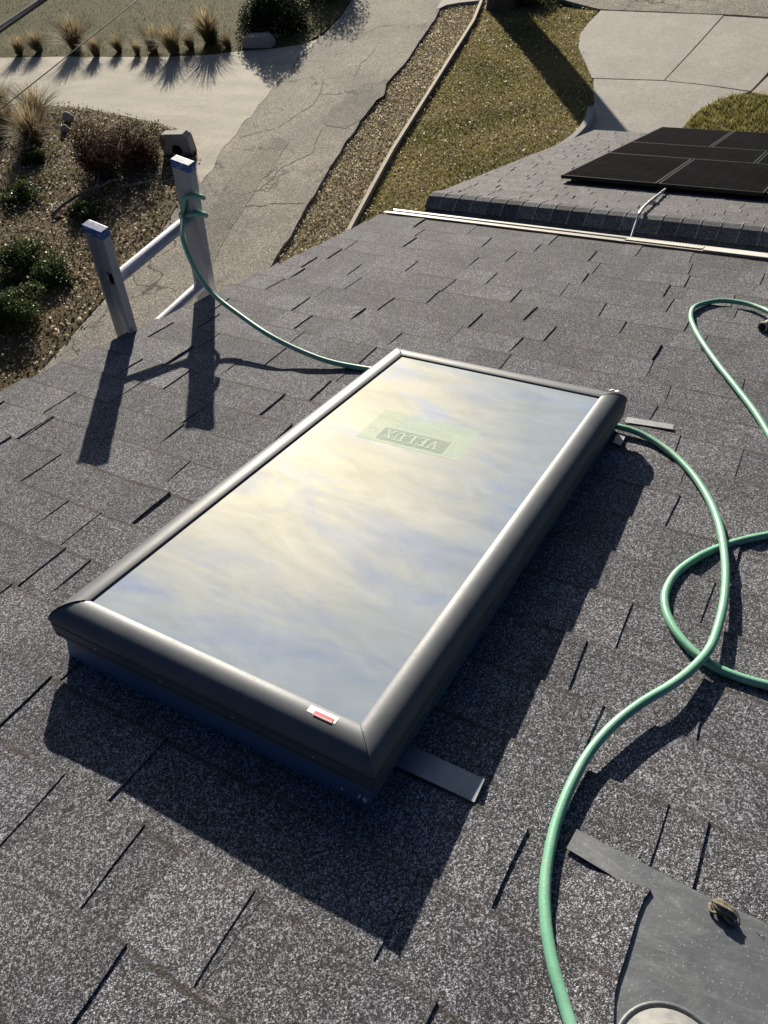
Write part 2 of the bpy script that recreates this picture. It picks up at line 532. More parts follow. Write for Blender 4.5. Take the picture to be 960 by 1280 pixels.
class MB:
    def __init__(self):
        self.v = []; self.f = []; self.t = []

    def add(self, V, F, tone=0.5):
        b = len(self.v)
        self.v += [tuple(map(float, p)) for p in V]
        self.f += [tuple(i + b for i in f) for f in F]
        self.t += [tone] * len(F)

    def box(self, c, d, axes=None, tone=0.5):
        c = np.asarray(c, float); d = np.asarray(d, float) / 2
        A = np.eye(3) if axes is None else np.asarray(axes, float)     # rows = axes
        V = [c + sx * d[0] * A[0] + sy * d[1] * A[1] + sz * d[2] * A[2] for sz in (-1, 1) for sy in (-1, 1) for sx in (-1, 1)]
        self.add(V, [(0, 2, 3, 1), (4, 5, 7, 6), (0, 1, 5, 4), (2, 6, 7, 3), (0, 4, 6, 2), (1, 3, 7, 5)], tone)

    def prism(self, poly, h0, h1, tone=0.5):
        """poly: list of 3-d base points; extruded along z from h0 to h1 (local)"""
        n = len(poly)
        V = [(p[0], p[1], h0) for p in poly] + [(p[0], p[1], h1) for p in poly]
        F = [tuple(range(n - 1, -1, -1)), tuple(range(n, 2 * n))] + [(i, (i + 1) % n, n + (i + 1) % n, n + i) for i in range(n)]
        self.add(V, F, tone)

    def sweep(self, prof, axis_pts, closed=False):
        pass

    def build(self, name, mat, parent=None, smooth=False, off=None, tone=True, bevel=0):
        o = mesh_obj(name, self.v, self.f, mat, parent, smooth, self.t if tone else None, off)
        if bevel:
            bv = o.modifiers.new('bevel', 'BEVEL'); bv.width = bevel; bv.segments = 2; bv.limit_method = 'ANGLE'
        return o


def catmull(P, n=8):
    P = np.asarray(P, float)
    Q = np.vstack([2 * P[0] - P[1], P, 2 * P[-1] - P[-2]])
    out = []
    for i in range(1, len(Q) - 2):
        p0, p1, p2, p3 = Q[i - 1:i + 3]
        for t in np.linspace(0, 1, n, endpoint=False):
            out.append(0.5 * (2 * p1 + (p2 - p0) * t + (2 * p0 - 5 * p1 + 4 * p2 - p3) * t * t + (3 * p1 - p0 - 3 * p2 + p3) * t ** 3))
    out.append(P[-1])
    return np.array(out)


def tube(P, r, n=10, cap=True):
    P = np.asarray(P, float)
    rr = np.full(len(P), r) if np.isscalar(r) else np.asarray(r, float)
    T = np.gradient(P, axis=0)
    T /= np.linalg.norm(T, axis=1)[:, None] + 1e-12
    u = np.cross(T[0], [0, 0, 1.0])
    if np.linalg.norm(u) < 1e-3:
        u = np.cross(T[0], [1.0, 0, 0])
    u /= np.linalg.norm(u)
    V = []
    for i in range(len(P)):
        u = u - T[i] * (u @ T[i]); u /= np.linalg.norm(u)
        w = np.cross(T[i], u)
        for k in range(n):
            a = 2 * math.pi * k / n
            V.append(P[i] + rr[i] * (math.cos(a) * u + math.sin(a) * w))
    F = [(i * n + k, i * n + (k + 1) % n, (i + 1) * n + (k + 1) % n, (i + 1) * n + k) for i in range(len(P) - 1) for k in range(n)]
    if cap:
        F += [tuple(range(n - 1, -1, -1)), tuple((len(P) - 1) * n + k for k in range(n))]
    return V, F


def lathe(prof, n=40, c=(0, 0, 0)):
    V = [(c[0] + r * math.cos(2 * math.pi * k / n), c[1] + r * math.sin(2 * math.pi * k / n), c[2] + z) for r, z in prof for k in range(n)]
    F = [(i * n + k, i * n + (k + 1) % n, (i + 1) * n + (k + 1) % n, (i + 1) * n + k) for i in range(len(prof) - 1) for k in range(n)]
    F.append(tuple((len(prof) - 1) * n + k for k in range(n)))
    return V, F


def tag(o, label=None, cat=None, group=None, kind=None):
    if label: o['label'] = label
    if cat: o['category'] = cat
    if group: o['group'] = group
    if kind: o['kind'] = kind
    return o


def empty(name, matrix, label, cat, group=None):
    o = bpy.data.objects.new(name, None)
    o.empty_display_size = 0.2
    o.matrix_world = matrix
    COL.objects.link(o)
    return tag(o, label, cat, group)


def at_roof(p):
    return Matrix.Translation(rw(p)) @ ROOF_M.to_3x3().to_4x4()


def dup(o, matrix=None, label=None, parent=None):
    c = o.copy(); COL.objects.link(c)
    if parent is not None: c.parent = parent
    for ch in o.children:
        dup(ch, None, None, c)
    if matrix is not None: c.matrix_world = matrix
    if label: c['label'] = label
    return c


def in_poly(P, poly):
    x, y = P[:, 0], P[:, 1]
    inside = np.zeros(len(P), bool)
    n = len(poly)
    for i in range(n):
        x1, y1 = poly[i][:2]; x2, y2 = poly[(i + 1) % n][:2]
        c = ((y1 > y) != (y2 > y)) & (x < (x2 - x1) * (y - y1) / (y2 - y1 + 1e-12) + x1)
        inside ^= c
    return inside


def scatter(poly, n, view=None):
    poly = np.asarray(poly)[:, :2]
    lo, hi = poly.min(0), poly.max(0)
    out = np.zeros((0, 2))
    while len(out) < n:
        p = lo + rng.random((n * 2, 2)) * (hi - lo)
        out = np.vstack([out, p[in_poly(p, poly)]])
    return out[:n]


def quads(C, size, normal_up=0.5, aspect=0.6, jit=0.5):
    """small leaf-shaped quads (diamonds) centred on C"""
    n = len(C)
    a = rng.normal(size=(n, 3)); a[:, 2] *= (1 - normal_up); a /= np.linalg.norm(a, axis=1)[:, None]
    nn = rng.normal(size=(n, 3)) * (1 - normal_up) + np.array([0, 0, 1]) * normal_up * 1.6
    b = np.cross(nn, a); b /= np.linalg.norm(b, axis=1)[:, None] + 1e-9
    s = size * (1 + jit * (rng.random(n) * 2 - 1))
    a *= s[:, None] / 2; b *= s[:, None] * aspect / 2
    V = np.stack([C - a, C - b * 1.0 + a * 0.1, C + a, C + b + a * 0.1], 1).reshape(-1, 3)
    F = np.arange(4 * n).reshape(n, 4)
    return V, F


def blades(B, h, w, lean=0.5, hv=0.4):
    n = len(B)
    a = rng.random(n) * 2 * math.pi
    d = np.stack([np.cos(a), np.sin(a), np.zeros(n)], 1)
    hh = h * (1 + hv * (rng.random(n) * 2 - 1))
    a2 = rng.random(n) * 2 * math.pi
    l = np.stack([np.cos(a2), np.sin(a2), np.zeros(n)], 1) * (lean * rng.random(n) * hh)[:, None]
    tip = B + l; tip[:, 2] += hh
    V = np.stack([B - d * w / 2, B + d * w / 2, tip], 1).reshape(-1, 3)
    return V, np.arange(3 * n).reshape(n, 3)


# ------------------------------------------------------------------ shingles
SLOTS = [((188, 1037), (98, 1134)), ((320, 1127), (230, 1238)), ((163, 1194), (85, 1280)), ((526, 1098), (455, 1203)), ((90, 970), (0, 1052)),
         ((657, 1045), (603, 1140)), ((755, 883), (703, 950)), ((750, 890), (715, 955)), ((830, 1017), (805, 1078)), ((882, 1045), (858, 1112)), ((795, 755), (765, 808)),
         ((350, 352), (310, 373)), ((137, 640), (85, 672)), ((100, 620), (40, 655)), ((85, 845), (0, 895)), ((117, 700), (55, 745)),
         ((85, 690), (25, 727)), ((422, 478), (378, 502)), ((466, 443), (435, 462)), ((527, 325), (505, 340)), ((768, 373), (752, 390)), ((838, 382), (824, 396)),
         ((862, 402), (850, 417)), ((888, 422), (870, 440)), ((823, 450), (803, 468)), ((845, 480), (829, 502)), ((930, 559), (918, 592)),
         ((852, 614), (835, 637)), ((856, 542), (844, 560)), ((350, 352), (328, 365)), ((300, 370), (265, 388)), ((612, 388), (592, 400)), ((740, 320), (725, 335)),
         ((650, 312), (636, 324)), ((900, 565), (885, 592)), ((560, 360), (540, 372)), ((590, 330), (572, 342)), ((700, 405), (682, 420)), ((660, 418), (640, 432)),
         ((215, 545), (180, 566)), ((265, 505), (235, 522)), ((60, 530), (20, 552)), ((85, 515), (40, 536)), ((520, 460), (505, 470))]


def shingle_mesh(y0, nk, e, x0f, x1, slots, seed, gap=(0.2, 0.46), thick=0.0065, tooth=(0.0026, 0.0046), known=True):
    r = random.Random(seed)
    mb = MB()
    bycourse = {}
    for sx, sy, w in slots:
        bycourse.setdefault(int(math.floor((sy - y0) / e)), []).append((sx, w))
    for k in range(nk):
        ya, yb = y0 + k * e, y0 + (k + 1) * e
        xa0 = x0f((ya + yb) / 2)
        # course strip in shingle lengths
        x = xa0
        first = True
        off = r.uniform(0.2, 1.0)
        zl = 0
        while x < x1:
            xe = min(x + (off if first else 1.0), x1)
            first = False
            dz = r.uniform(-0.0006, 0.0006)
            dy = r.uniform(-0.002, 0.002)
            V = [(x, ya - 0.02, -0.001 + dz), (xe, ya - 0.02, -0.001 + dz), (xe, yb + dy, thick + dz), (x, yb + dy, thick + dz), (x, yb + dy, -0.001), (xe, yb + dy, -0.001), (x, ya - 0.02, -0.004)]
            mb.add(V, [(0, 1, 2, 3), (3, 2, 5, 4)], 0.5 + r.uniform(-0.28, 0.28))
            x = xe
        # laminated tabs: each rises to its right edge
        xs = [(sx, w) for sx, w in bycourse.get(k, [])]
        if known and xs:
            lo, hi = min(s[0] for s in xs), max(s[0] for s in xs)
        x = xa0 + r.uniform(0.05, 0.4)
        cand = []
        while x < x1:
            if all(abs(x - s[0]) > 0.2 for s in xs):
                cand.append((x, r.choice([1, 1, 1, 0.7, 1.6])))
            x += r.uniform(*gap)
        for sx, w in xs + cand:
            wd = r.uniform(0.08, 0.2)
            h = r.uniform(*tooth) * w
            ys, ye = ya + (r.choice([0.0, 0.0, 0.0, 0.0, 0.015])), yb + r.uniform(-0.004, 0.003)
            zs = lambda y: thick * (y - ya) / e - 0.0005
            sl = r.uniform(-0.012, 0.004)
            xl = sx - wd
            if xl < xa0: xl = xa0
            mid = (ys + ye) / 2; jm = r.uniform(-0.002, 0.002)
            hs = 0.0002 if ys > ya + 0.005 else min(h, 0.0044)
            if ys < ya + 0.005: ys = ya - 0.012
            V = [(xl, ys, zs(ys) + 0.0003), (sx, ys, zs(ys) + hs), (sx + jm + sl / 2, mid, zs(mid) + h), (sx + sl, ye, zs(ye) + h), (xl, ye, zs(ye) + 0.0003),
                 (sx, ys, zs(ys) - 0.002), (sx + jm + sl / 2, mid, zs(mid) - 0.002), (sx + sl, ye, zs(ye) - 0.002), (xl, ye, zs(ye) - 0.002)]
            mb.add(V, [(0, 1, 2, 3, 4), (1, 5, 6, 2), (2, 6, 7, 3), (4, 3, 7, 8), ], 0.5 + r.uniform(-0.36, 0.36))
    return mb


E0, Y00 = 0.1429, 0.2404
EAVE_Y = 3.59
KLO = int(round((-1.62 - Y00) / E0))
NK = int(round((EAVE_Y - (Y00 + KLO * E0)) / E0))
YB = Y00 + KLO * E0
RAKE = lambda y: float(np.interp(y, [-2, 1.29, 2.0, 2.7, 3.6], [-2.30, -2.225, -2.178, -2.142, -2.122]))
slots = []
for a, b in SLOTS:
    A, B_ = roof(*a), roof(*b)
    slots.append(((A[0] + B_[0]) / 2 + 0.004, (A[1] + B_[1]) / 2, 1.0))

house = empty('house', Matrix.Translation((0, 0, 0)), 'house under the grey asphalt shingle roof that fills the foreground', 'house')
mb = shingle_mesh(YB, NK, E0, RAKE, 7.0, slots, 3)
# trimmed shingle lying over the left side of the vent flashing
cut = [(812, 1118), (803, 1130), (795, 1150), (788, 1175), (779, 1205), (771, 1228), (766, 1250), (765, 1285), (762, 1320)]
cl = [roof(*p) for p in cut]
prev = None
for i in range(len(cl) - 1):
    a, b = cl[i], cl[i + 1]
    la, lb = np.array([a[0] - 0.10, a[1] - 0.01, 0]), np.array([b[0] - 0.10, b[1] - 0.01, 0])
    z = 0.0155
    mb.add([(la[0], la[1], 0.004), (a[0], a[1], z), (b[0], b[1], z), (lb[0], lb[1], 0.004), (a[0], a[1], 0.0), (b[0], b[1], 0.0)], [(0, 3, 2, 1), (1, 2, 5, 4)], 0.55)
roof_o = mb.build('roof', MT['shingle'], house)
roof_o.matrix_world = ROOF_M
# roof deck and back slope, fascia, walls
yr = YB
ridge_w = rw((0, yr, 0))
deck = MB()
xs0, xs1 = -2.11, 7.0
p = lambda x, y, z: rw((x, y, z))
A = [p(xs0, yr, -0.012), p(xs1, yr, -0.012), p(xs1, EAVE_Y - 0.01, -0.012), p(xs0, EAVE_Y - 0.01, -0.012)]
Bm = [v - np.array([0, 0, 0.16]) for v in A]
deck.add(A + Bm, [(0, 1, 2, 3), (7, 6, 5, 4), (0, 4, 5, 1), (1, 5, 6, 2), (2, 6, 7, 3), (3, 7, 4, 0)])
deck.build('fascia', MT['siding'], house)
back = MB()
yb2, zb2 = ridge_w[1] - 5.2, ridge_w[2] - 5.2 * math.tan(PITCH)
back.add([(-2.3, ridge_w[1], ridge_w[2]), (7, ridge_w[1], ridge_w[2]), (7, yb2, zb2), (-2.3, yb2, zb2), (-2.3, ridge_w[1], ridge_w[2] - .16), (7, ridge_w[1], ridge_w[2] - .16), (7, yb2, zb2 - .16), (-2.3, yb2, zb2 - .16)],
         [(0, 3, 2, 1), (4, 5, 6, 7), (2, 3, 7, 6), (0, 4, 7, 3), (1, 2, 6, 5)])
back.build('back_roof', MT['shingle'], house)
ew = rw((0, EAVE_Y, 0))
wy0, wy1 = yb2 + 0.35, ew[1] - 0.42
ztop = lambda y: (ridge_w[2] - (y - ridge_w[1]) * math.tan(PITCH) if y > ridge_w[1] else ridge_w[2] - (ridge_w[1] - y) * math.tan(PITCH)) - 0.2
wl, wr = -1.82, 6.6
W = MB()
ys = [wy0, ridge_w[1], wy1]
V = [(x, y, 0) for x in (wl, wr) for y in ys] + [(x, y, ztop(y)) for x in (wl, wr) for y in ys]
W.add(V, [(0, 1, 7, 6), (1, 2, 8, 7), (3, 9, 10, 4), (4, 10, 11, 5), (0, 6, 9, 3), (2, 5, 11, 8)])
W.build('wall', MT['siding'], house)

# gutter with its guard and the drip edge
gy, gz = ew[1], ew[2]


def extr(prof, x0, x1, name, mat, thick=None, parent=house):
    n = len(prof)
    V = [(x0, y, z) for y, z in prof] + [(x1, y, z) for y, z in prof]
    F = [(i, i + 1, n + i + 1, n + i) for i in range(n - 1)]
    o = mesh_obj(name, V, F, mat, parent)
    if thick:
        s = o.modifiers.new('solid', 'SOLIDIFY'); s.thickness = thick; s.offset = 0
    return o


gx0 = -2.12
extr([(gy - 0.035, gz - 0.02), (gy - 0.035, gz - 0.13), (gy + 0.030, gz - 0.13), (gy + 0.050, gz - 0.08), (gy + 0.056, gz - 0.042), (gy + 0.070, gz - 0.03), (gy + 0.070, gz - 0.018), (gy + 0.054, gz - 0.016)], gx0, 7.0, 'gutter', MT['gutter'], 0.003)
extr([(gy - 0.030, gz + 0.0165), (gy - 0.002, gz + 0.0085), (gy + 0.004, gz - 0.03)], gx0, 7.0, 'drip_edge', MT['drip'], 0.002)
xg = roof(785, 298)[0]; xg2 = roof(874, 318)[0]
extr([(gy - 0.006, gz + 0.008), (gy + 0.022, gz - 0.010), (gy + 0.051, gz - 0.020)], gx0 + 0.01, xg - 0.004, 'gutter_guard', MT['drip'], 0.002)
extr([(gy - 0.012, gz + 0.016), (gy + 0.03, gz - 0.004), (gy + 0.058, gz - 0.012)], xg, xg2, 'gutter_guard', MT['guard'], 0.003)
extr([(gy - 0.03, gz + 0.022), (gy + 0.025, gz + 0.001), (gy + 0.056, gz - 0.011)], xg2 + 0.006, 7.0, 'gutter_guard', MT['gutter'], 0.003)
endc = MB(); endc.add([(gx0, gy - 0.035, gz - 0.02), (gx0, gy - 0.035, gz - 0.13), (gx0, gy + 0.030, gz - 0.13), (gx0, gy + 0.056, gz - 0.035), (gx0, gy + 0.072, gz - 0.01)], [(0, 1, 2, 3, 4)])
endc.build('gutter_end_cap', MT['gutter'], house)

# ------------------------------------------------------------------ skylight (roof coordinates)
GX0, GX1, GY0, GY1, GZ = -1.0625, -0.4498, 0.6312, 1.8583, 0.1205
SB = np.array([(GX0 + GX1) / 2, (GY0 + GY1) / 2, 0])
sky_t = empty('skylight', at_roof(SB), 'large fixed skylight with grey metal frame reflecting the cloudy sky', 'skylight')
corners = [(GX0, GY0), (GX1, GY0), (GX1, GY1), (GX0, GY1)]
sgn = [(-1, -1), (1, -1), (1, 1), (-1, 1)]
prof = [(-0.004, 0.1195), (-0.004, 0.1235), (0.002, 0.1262), (0.010, 0.1276), (0.019, 0.1272), (0.028, 0.1250), (0.036, 0.1215), (0.043, 0.1165), (0.0485, 0.1105), (0.0525, 0.103), (0.0540, 0.096),
        (0.0540, 0.0915), (0.0520, 0.0905), (0.0520, 0.0885), (0.0538, 0.0875), (0.0530, 0.066), (0.0515, 0.0652), (0.0515, 0.0638), (0.0528, 0.063), (0.0522, 0.056), (0.047, 0.0545), (0.034, 0.0545)]
for s in range(4):
    i, j = s, (s + 1) % 4
    V = []
    gap = 0.0006
    dirv = np.array(corners[j]) - np.array(corners[i]); dirv = dirv / np.linalg.norm(dirv)
    # the left and right bars run through with a raised corner lip, as folded covers do
    lift = 0.0012 if s in (1, 3) else 0.0
    for c, sg, g in ((corners[i], sgn[i], gap), (corners[j], sgn[j], -gap)):
        for m, z in prof:
            q = np.array(c) + np.array(sg) * m + dirv * g
            V.append((q[0], q[1], z + (lift if z > 0.1 else 0)))
    n = len(prof)
    F = [(k, n + k, n + k + 1, k + 1) for k in range(n - 1)]
    ob = mesh_obj('frame_bar', V, F, MT['frame'], sky_t, True, None, SB)
    ob.modifiers.new('edge', 'EDGE_SPLIT').split_angle = R(32)
    # folded corner lip along the mitre
    if s in (1, 3):
        for c, sg in ((corners[i], sgn[i]), (corners[j], sgn[j])):
            P = [(c[0] + sg[0] * m, c[1] + sg[1] * m, z + 0.0012) for m, z in prof[2:11]]
            v, f = tube(P, 0.0014, 6)
            mesh_obj('corner_seam', v, f, MT['frame'], sky_t, True, None, SB)
gm = MB(); gm.box(((GX0 + GX1) / 2, (GY0 + GY1) / 2, GZ - 0.004), (GX1 - GX0 + 0.004, GY1 - GY0 + 0.004, 0.008))
gm.build('glass', MT['glass'], sky_t, off=SB, tone=False)
gk = MB()
for (x, y, dx, dy) in (((GX0 + GX1) / 2, GY0 + 0.001, GX1 - GX0, 0.004), ((GX0 + GX1) / 2, GY1 - 0.001, GX1 - GX0, 0.004), (GX0 + 0.001, (GY0 + GY1) / 2, 0.004, GY1 - GY0), (GX1 - 0.001, (GY0 + GY1) / 2, 0.004, GY1 - GY0)):
    gk.box((x, y, GZ + 0.0012), (dx - (0.008 if dx > dy else 0), dy - (0.008 if dy > dx else 0), 0.0022))
gk.build('gasket', MT['gasket'], sky_t, off=SB, tone=False)
cb = MB()
t = 0.034
X0, X1, Y0, Y1 = GX0 - t, GX1 + t, GY0 - 0.048, GY1 + 0.044
V = []
for z, o in ((-0.005, 0.004), (0.012, 0.003), (0.04, 0.0), (0.062, 0.0)):
    V += [(X0 - o, Y0 - o, z), (X1 + o, Y0 - o, z), (X1 + o, Y1 + o, z), (X0 - o, Y1 + o, z)]
F = [(4 * k + i, 4 * k + (i + 1) % 4, 4 * k + 4 + (i + 1) % 4, 4 * k + 4 + i) for k in range(3) for i in range(4)]
cb.add(V, F)
cb.build('curb', MT['curb'], sky_t, off=SB, tone=False)
# screws and scuffs on the lower frame
for x in np.linspace(GX0 + 0.06, GX1 - 0.06, 4):
    sc = MB(); sc.add(*[[(q[0], q[1], q[2]) for q in np.array(lathe([(0.003, 0), (0.0025, 0.0015), (0.0008, 0.002)], 8)[0]) @ np.array([[1, 0, 0], [0, 0, 1], [0, -1, 0]]) + np.array([x, GY0 - 0.0525, 0.072])], lathe([(0.003, 0), (0.0025, 0.0015), (0.0008, 0.002)], 8)[1]]); sc.build('screw', MT['silver'], sky_t, off=SB, tone=False)
for y in np.linspace(GY0 + 0.12, GY1 - 0.06, 4):
    sc = MB(); sc.box((GX1 + 0.0535, y, 0.073), (0.003, 0.005, 0.005)); sc.build('screw', MT['silver'], sky_t, off=SB, tone=False)
for px, py, dz in ((420, 998, 0.0), (446, 1003, 0), (452, 1006, 0), (456, 1004, 0)):
    q = roof(px, py, 0.02)
    sf = MB(); sf.box((q[0], Y0 - 0.0045, 0.022 + rng.random() * 0.006), (0.003, 0.002, 0.010 if px > 430 else 0.004), [[1, 0, 0], [0, 1, 0], [0.4, 0, 1]]); sf.build('paint_scuff', MT['white_label'], sky_t, off=SB, tone=False)

# label on the glass: pale film, a grey band and the maker's word, reading from the eave side
LC = [roof(*q, GZ) for q in ((479, 511), (601, 539), (573, 577), (447.5, 546))]
lab = empty('label_anchor', at_roof(SB), None, None)
bpy.data.objects.remove(lab)
cxy = sum(LC) / 4
lw = (np.linalg.norm(LC[1][:2] - LC[0][:2]) + np.linalg.norm(LC[2][:2] - LC[3][:2])) / 2
lh = (np.linalg.norm(LC[3][:2] - LC[0][:2]) + np.linalg.norm(LC[2][:2] - LC[1][:2])) / 2
ux = (LC[0] - LC[1] + LC[3] - LC[2])[:2]; ux /= np.linalg.norm(ux)      # reading direction of the label (towards -x)
uy = np.array([-ux[1], ux[0]])                                          # top of the letters (towards the camera side)


def lp(u, v, z):
    q = cxy[:2] + ux * u + uy * v
    return (q[0], q[1], z)


def lrect(mb, u0, v0, u1, v1, z):
    mb.add([lp(u0, v0, z), lp(u1, v0, z), lp(u1, v1, z), lp(u0, v1, z)], [(0, 1, 2, 3)])


lb = MB(); lrect(lb, -lw / 2, -lh / 2, lw / 2, lh / 2, GZ + 0.0004)
label_o = lb.build('glass_label', MT['film'], sky_t, off=SB, tone=False)
bd = MB()
bu0, bu1, bv0, bv1 = -lw * 0.33, lw * 0.33, lh * 0.03, lh * 0.42
lrect(bd, bu0, bv0, bu1, bv1, GZ + 0.0007)
bd.build('label_band', MT['film_dark'], label_o, tone=False, off=SB)
LET = {  # slab-serif capitals as strokes in a 1 x 1 box
    'V': [[(0.0, 1), (0.34, 1), (0.34, 0.9), (0.28, 0.9), (0.52, 0.28), (0.74, 0.9), (0.66, 0.9), (0.66, 1), (1.0, 1), (1.0, 0.9), (0.92, 0.9), (0.56, 0), (0.42, 0), (0.08, 0.9), (0, 0.9)]],
    'E': [[(0, 0), (0.92, 0), (0.92, 0.3), (0.82, 0.3), (0.82, 0.1), (0.38, 0.1), (0.38, 0.45), (0.62, 0.45), (0.62, 0.57), (0.38, 0.57), (0.38, 0.9), (0.8, 0.9), (0.8, 0.72), (0.9, 0.72), (0.9, 1), (0, 1), (0, 0.9), (0.12, 0.9), (0.12, 0.1), (0, 0.1)]],
    'L': [[(0, 0), (0.9, 0), (0.9, 0.34), (0.8, 0.34), (0.8, 0.1), (0.4, 0.1), (0.4, 0.9), (0.54, 0.9), (0.54, 1), (0, 1), (0, 0.9), (0.13, 0.9), (0.13, 0.1), (0, 0.1)]],
    'U': [[(0.0, 1), (0.46, 1), (0.46, 0.9), (0.36, 0.9), (0.36, 0.25), (0.42, 0.12), (0.55, 0.1), (0.7, 0.15), (0.76, 0.28), (0.76, 0.9), (0.64, 0.9), (0.64, 1), (1, 1), (1, 0.9), (0.88, 0.9), (0.88, 0.24), (0.78, 0.07), (0.55, 0), (0.3, 0.03), (0.14, 0.14), (0.1, 0.26), (0.1, 0.9), (0, 0.9)]],
    'X': [[(0, 0), (0.36, 0), (0.36, 0.1), (0.26, 0.1), (0.48, 0.42), (0.68, 0.1), (0.58, 0.1), (0.58, 0), (1, 0), (1, 0.1), (0.92, 0.1), (0.62, 0.54), (0.86, 0.9), (0.96, 0.9), (0.96, 1), (0.62, 1), (0.62, 0.9), (0.7, 0.9), (0.54, 0.66), (0.4, 0.9), (0.5, 0.9), (0.5, 1), (0.04, 1), (0.04, 0.9), (0.14, 0.9), (0.42, 0.5), (0.1, 0.1), (0, 0.1)]]}


def letters(word, u0, v0, w, h, gap, z, name, mat, parent):
    bm = bmesh.new()
    u = u0
    for ch in word:
        for poly in LET[ch]:
            vs = [bm.verts.new(Vector(lp(u + x * w, v0 + y * h, z)) - Vector(SB)) for x, y in poly]
            ff = bm.faces.new(vs); ff.normal_update()
        u += w + gap
    bmesh.ops.triangulate(bm, faces=bm.faces[:], ngon_method='EAR_CLIP')
    me = bpy.data.meshes.new(name); bm.to_mesh(me); bm.free()
    me.materials.append(mat)
    o = bpy.data.objects.new(name, me); COL.objects.link(o); o.parent = parent
    return o


bw, bh = bu1 - bu0, bv1 - bv0
cw = bw * 0.82 / 5.5
letters('VELUX', bu0 + bw * 0.12, bv0 + bh * 0.18, cw, bh * 0.64, cw * 0.12, GZ + 0.001, 'label_text', MT['film_light'], label_o)
fx = MB()      # small print and marks, too fine to read
for i in range(5):
    v = -lh * 0.10 - i * lh * 0.055
    u = -lw * 0.28
    while u < lw * 0.25:
        l = rng.uniform(0.006, 0.02)
        lrect(fx, u, v, min(u + l, lw * 0.27), v + lh * 0.022, GZ + 0.0008)
        u += l + 0.004
fx.build('small_print', MT['film'], label_o, off=SB, tone=False)
rg = MB()
for (cu, cv, r_) in ((-lw * 0.38, -lh * 0.22, 0.010), (lw * 0.42, lh * 0.18, 0.011)):
    n = 20
    V = [lp(cu + r * math.cos(2 * math.pi * k / n), cv + r * math.sin(2 * math.pi * k / n), GZ + 0.0009) for r in (r_, r_ * 0.72) for k in range(n)]
    rg.add(V, [(k, (k + 1) % n, n + (k + 1) % n, n + k) for k in range(n)])
lrect(rg, -lw * 0.37, lh * 0.02, -lw * 0.355, lh * 0.4, GZ + 0.0009)
lrect(rg, -lw * 0.5, lh * 0.45, lw * 0.5, lh * 0.49, GZ + 0.0007)
rg.build('label_mark', MT['film'], label_o, off=SB, tone=False)

# red and white label on the lower frame bar
ql = roof(400, 899, 0.1235)
nl = np.array([0, -0.25, 0.97])
yl = GY0 - 0.017


def fz(m):      # height of the frame profile at outset m
    return float(np.interp(m, [q[0] for q in prof[2:11]], [q[1] for q in prof[2:11]]))


def on_bar(x0, x1, m0, m1, dz, name, mat, parent):
    V, F = [], []
    n = 5
    for k in range(n):
        m = m0 + (m1 - m0) * k / (n - 1)
        V += [(x0, GY0 - m, fz(m) + dz), (x1, GY0 - m, fz(m) + dz)]
    F = [(2 * k, 2 * k + 2, 2 * k + 3, 2 * k + 1) for k in range(n - 1)]
    return mesh_obj(name, V, F, mat, parent, True, None, SB)


fl = on_bar(ql[0] - 0.026, ql[0] + 0.028, 0.004, 0.0175, 0.0006, 'frame_label', MT['white_label'], sky_t)
on_bar(ql[0] - 0.013, ql[0] + 0.023, 0.0105, 0.0195, 0.0012, 'warning_strip', MT['red_label'], fl)
for k in range(9):
    x = ql[0] - 0.010 + k * 0.0036
    on_bar(x, x + 0.0022, 0.0165, 0.0185, 0.0016, 'label_print', MT['label_pale'], fl)
# step flashing showing at the right side
NL = [roof(*q, 0.011) for q in ((519, 934), (606, 974), (593, 1003), (505, 962))]
mbx = MB()
NL[0][0] = NL[3][0] = GX1 + t - 0.004
Vt = [(q[0], q[1], 0.0115) for q in NL]
mbx.add(Vt + [(q[0], q[1], 0.009) for q in NL], [(0, 3, 2, 1), (0, 1, 5, 4), (1, 2, 6, 5), (2, 3, 7, 6), (3, 0, 4, 7)])
mbx.build('step_flashing', MT['flash'], sky_t, off=SB, tone=False)


def strip(pts, z, name, mat, parent, off, th=0.0012):
    bm = MB()
    L = [roof(*q, z) for q in pts]
    n = len(L)
    V = [(q[0], q[1], z) for q in L] + [(q[0], q[1], z - th) for q in L]
    bm.add(V, [tuple(range(n - 1, -1, -1))] + [(i, (i + 1) % n, n + (i + 1) % n, n + i) for i in range(n)])
    return bm.build(name, mat, parent, off=off, tone=False)


strip([(784, 521), (842, 530.5), (840.5, 536.5), (781, 527.5)], 0.0105, 'step_flashing', MT['flash_light'], sky_t, SB)
strip([(772, 541), (783, 543), (776, 557), (766, 553)], 0.0105, 'step_flashing', MT['flash_light'], sky_t, SB)

# ------------------------------------------------------------------ vent flashing at the lower right
VB = roof(900, 1230)
VB[2] = 0
vent = empty('roof_vent', at_roof(VB), 'scuffed grey metal vent flashing with round collar at lower right', 'roof vent')
out = [(720, 1041), (760, 1062), (805, 1085), (850, 1109), (900, 1134), (940, 1151), (1010, 1185), (1040, 1330), (760, 1330), (764, 1250), (774, 1215), (784, 1175), (795, 1145), (803, 1128), (760, 1097), (707, 1065)]
L = [roof(*q) for q in out]
bm = bmesh.new()
top = [bm.verts.new((q[0] - VB[0], q[1] - VB[1], 0.0105)) for q in L]
f = bm.faces.new(top)
if f.normal.z < 0: f.normal_flip()
ext = bmesh.ops.extrude_face_region(bm, geom=[f])
for v in ext['geom']:
    if isinstance(v, bmesh.types.BMVert): v.co.z -= 0.0012
bmesh.ops.triangulate(bm, faces=bm.faces[:])
bmesh.ops.recalc_face_normals(bm, faces=bm.faces[:])
me = bpy.data.meshes.new('flashing_sheet'); bm.to_mesh(me); bm.free(); me.materials.append(MT['vent'])
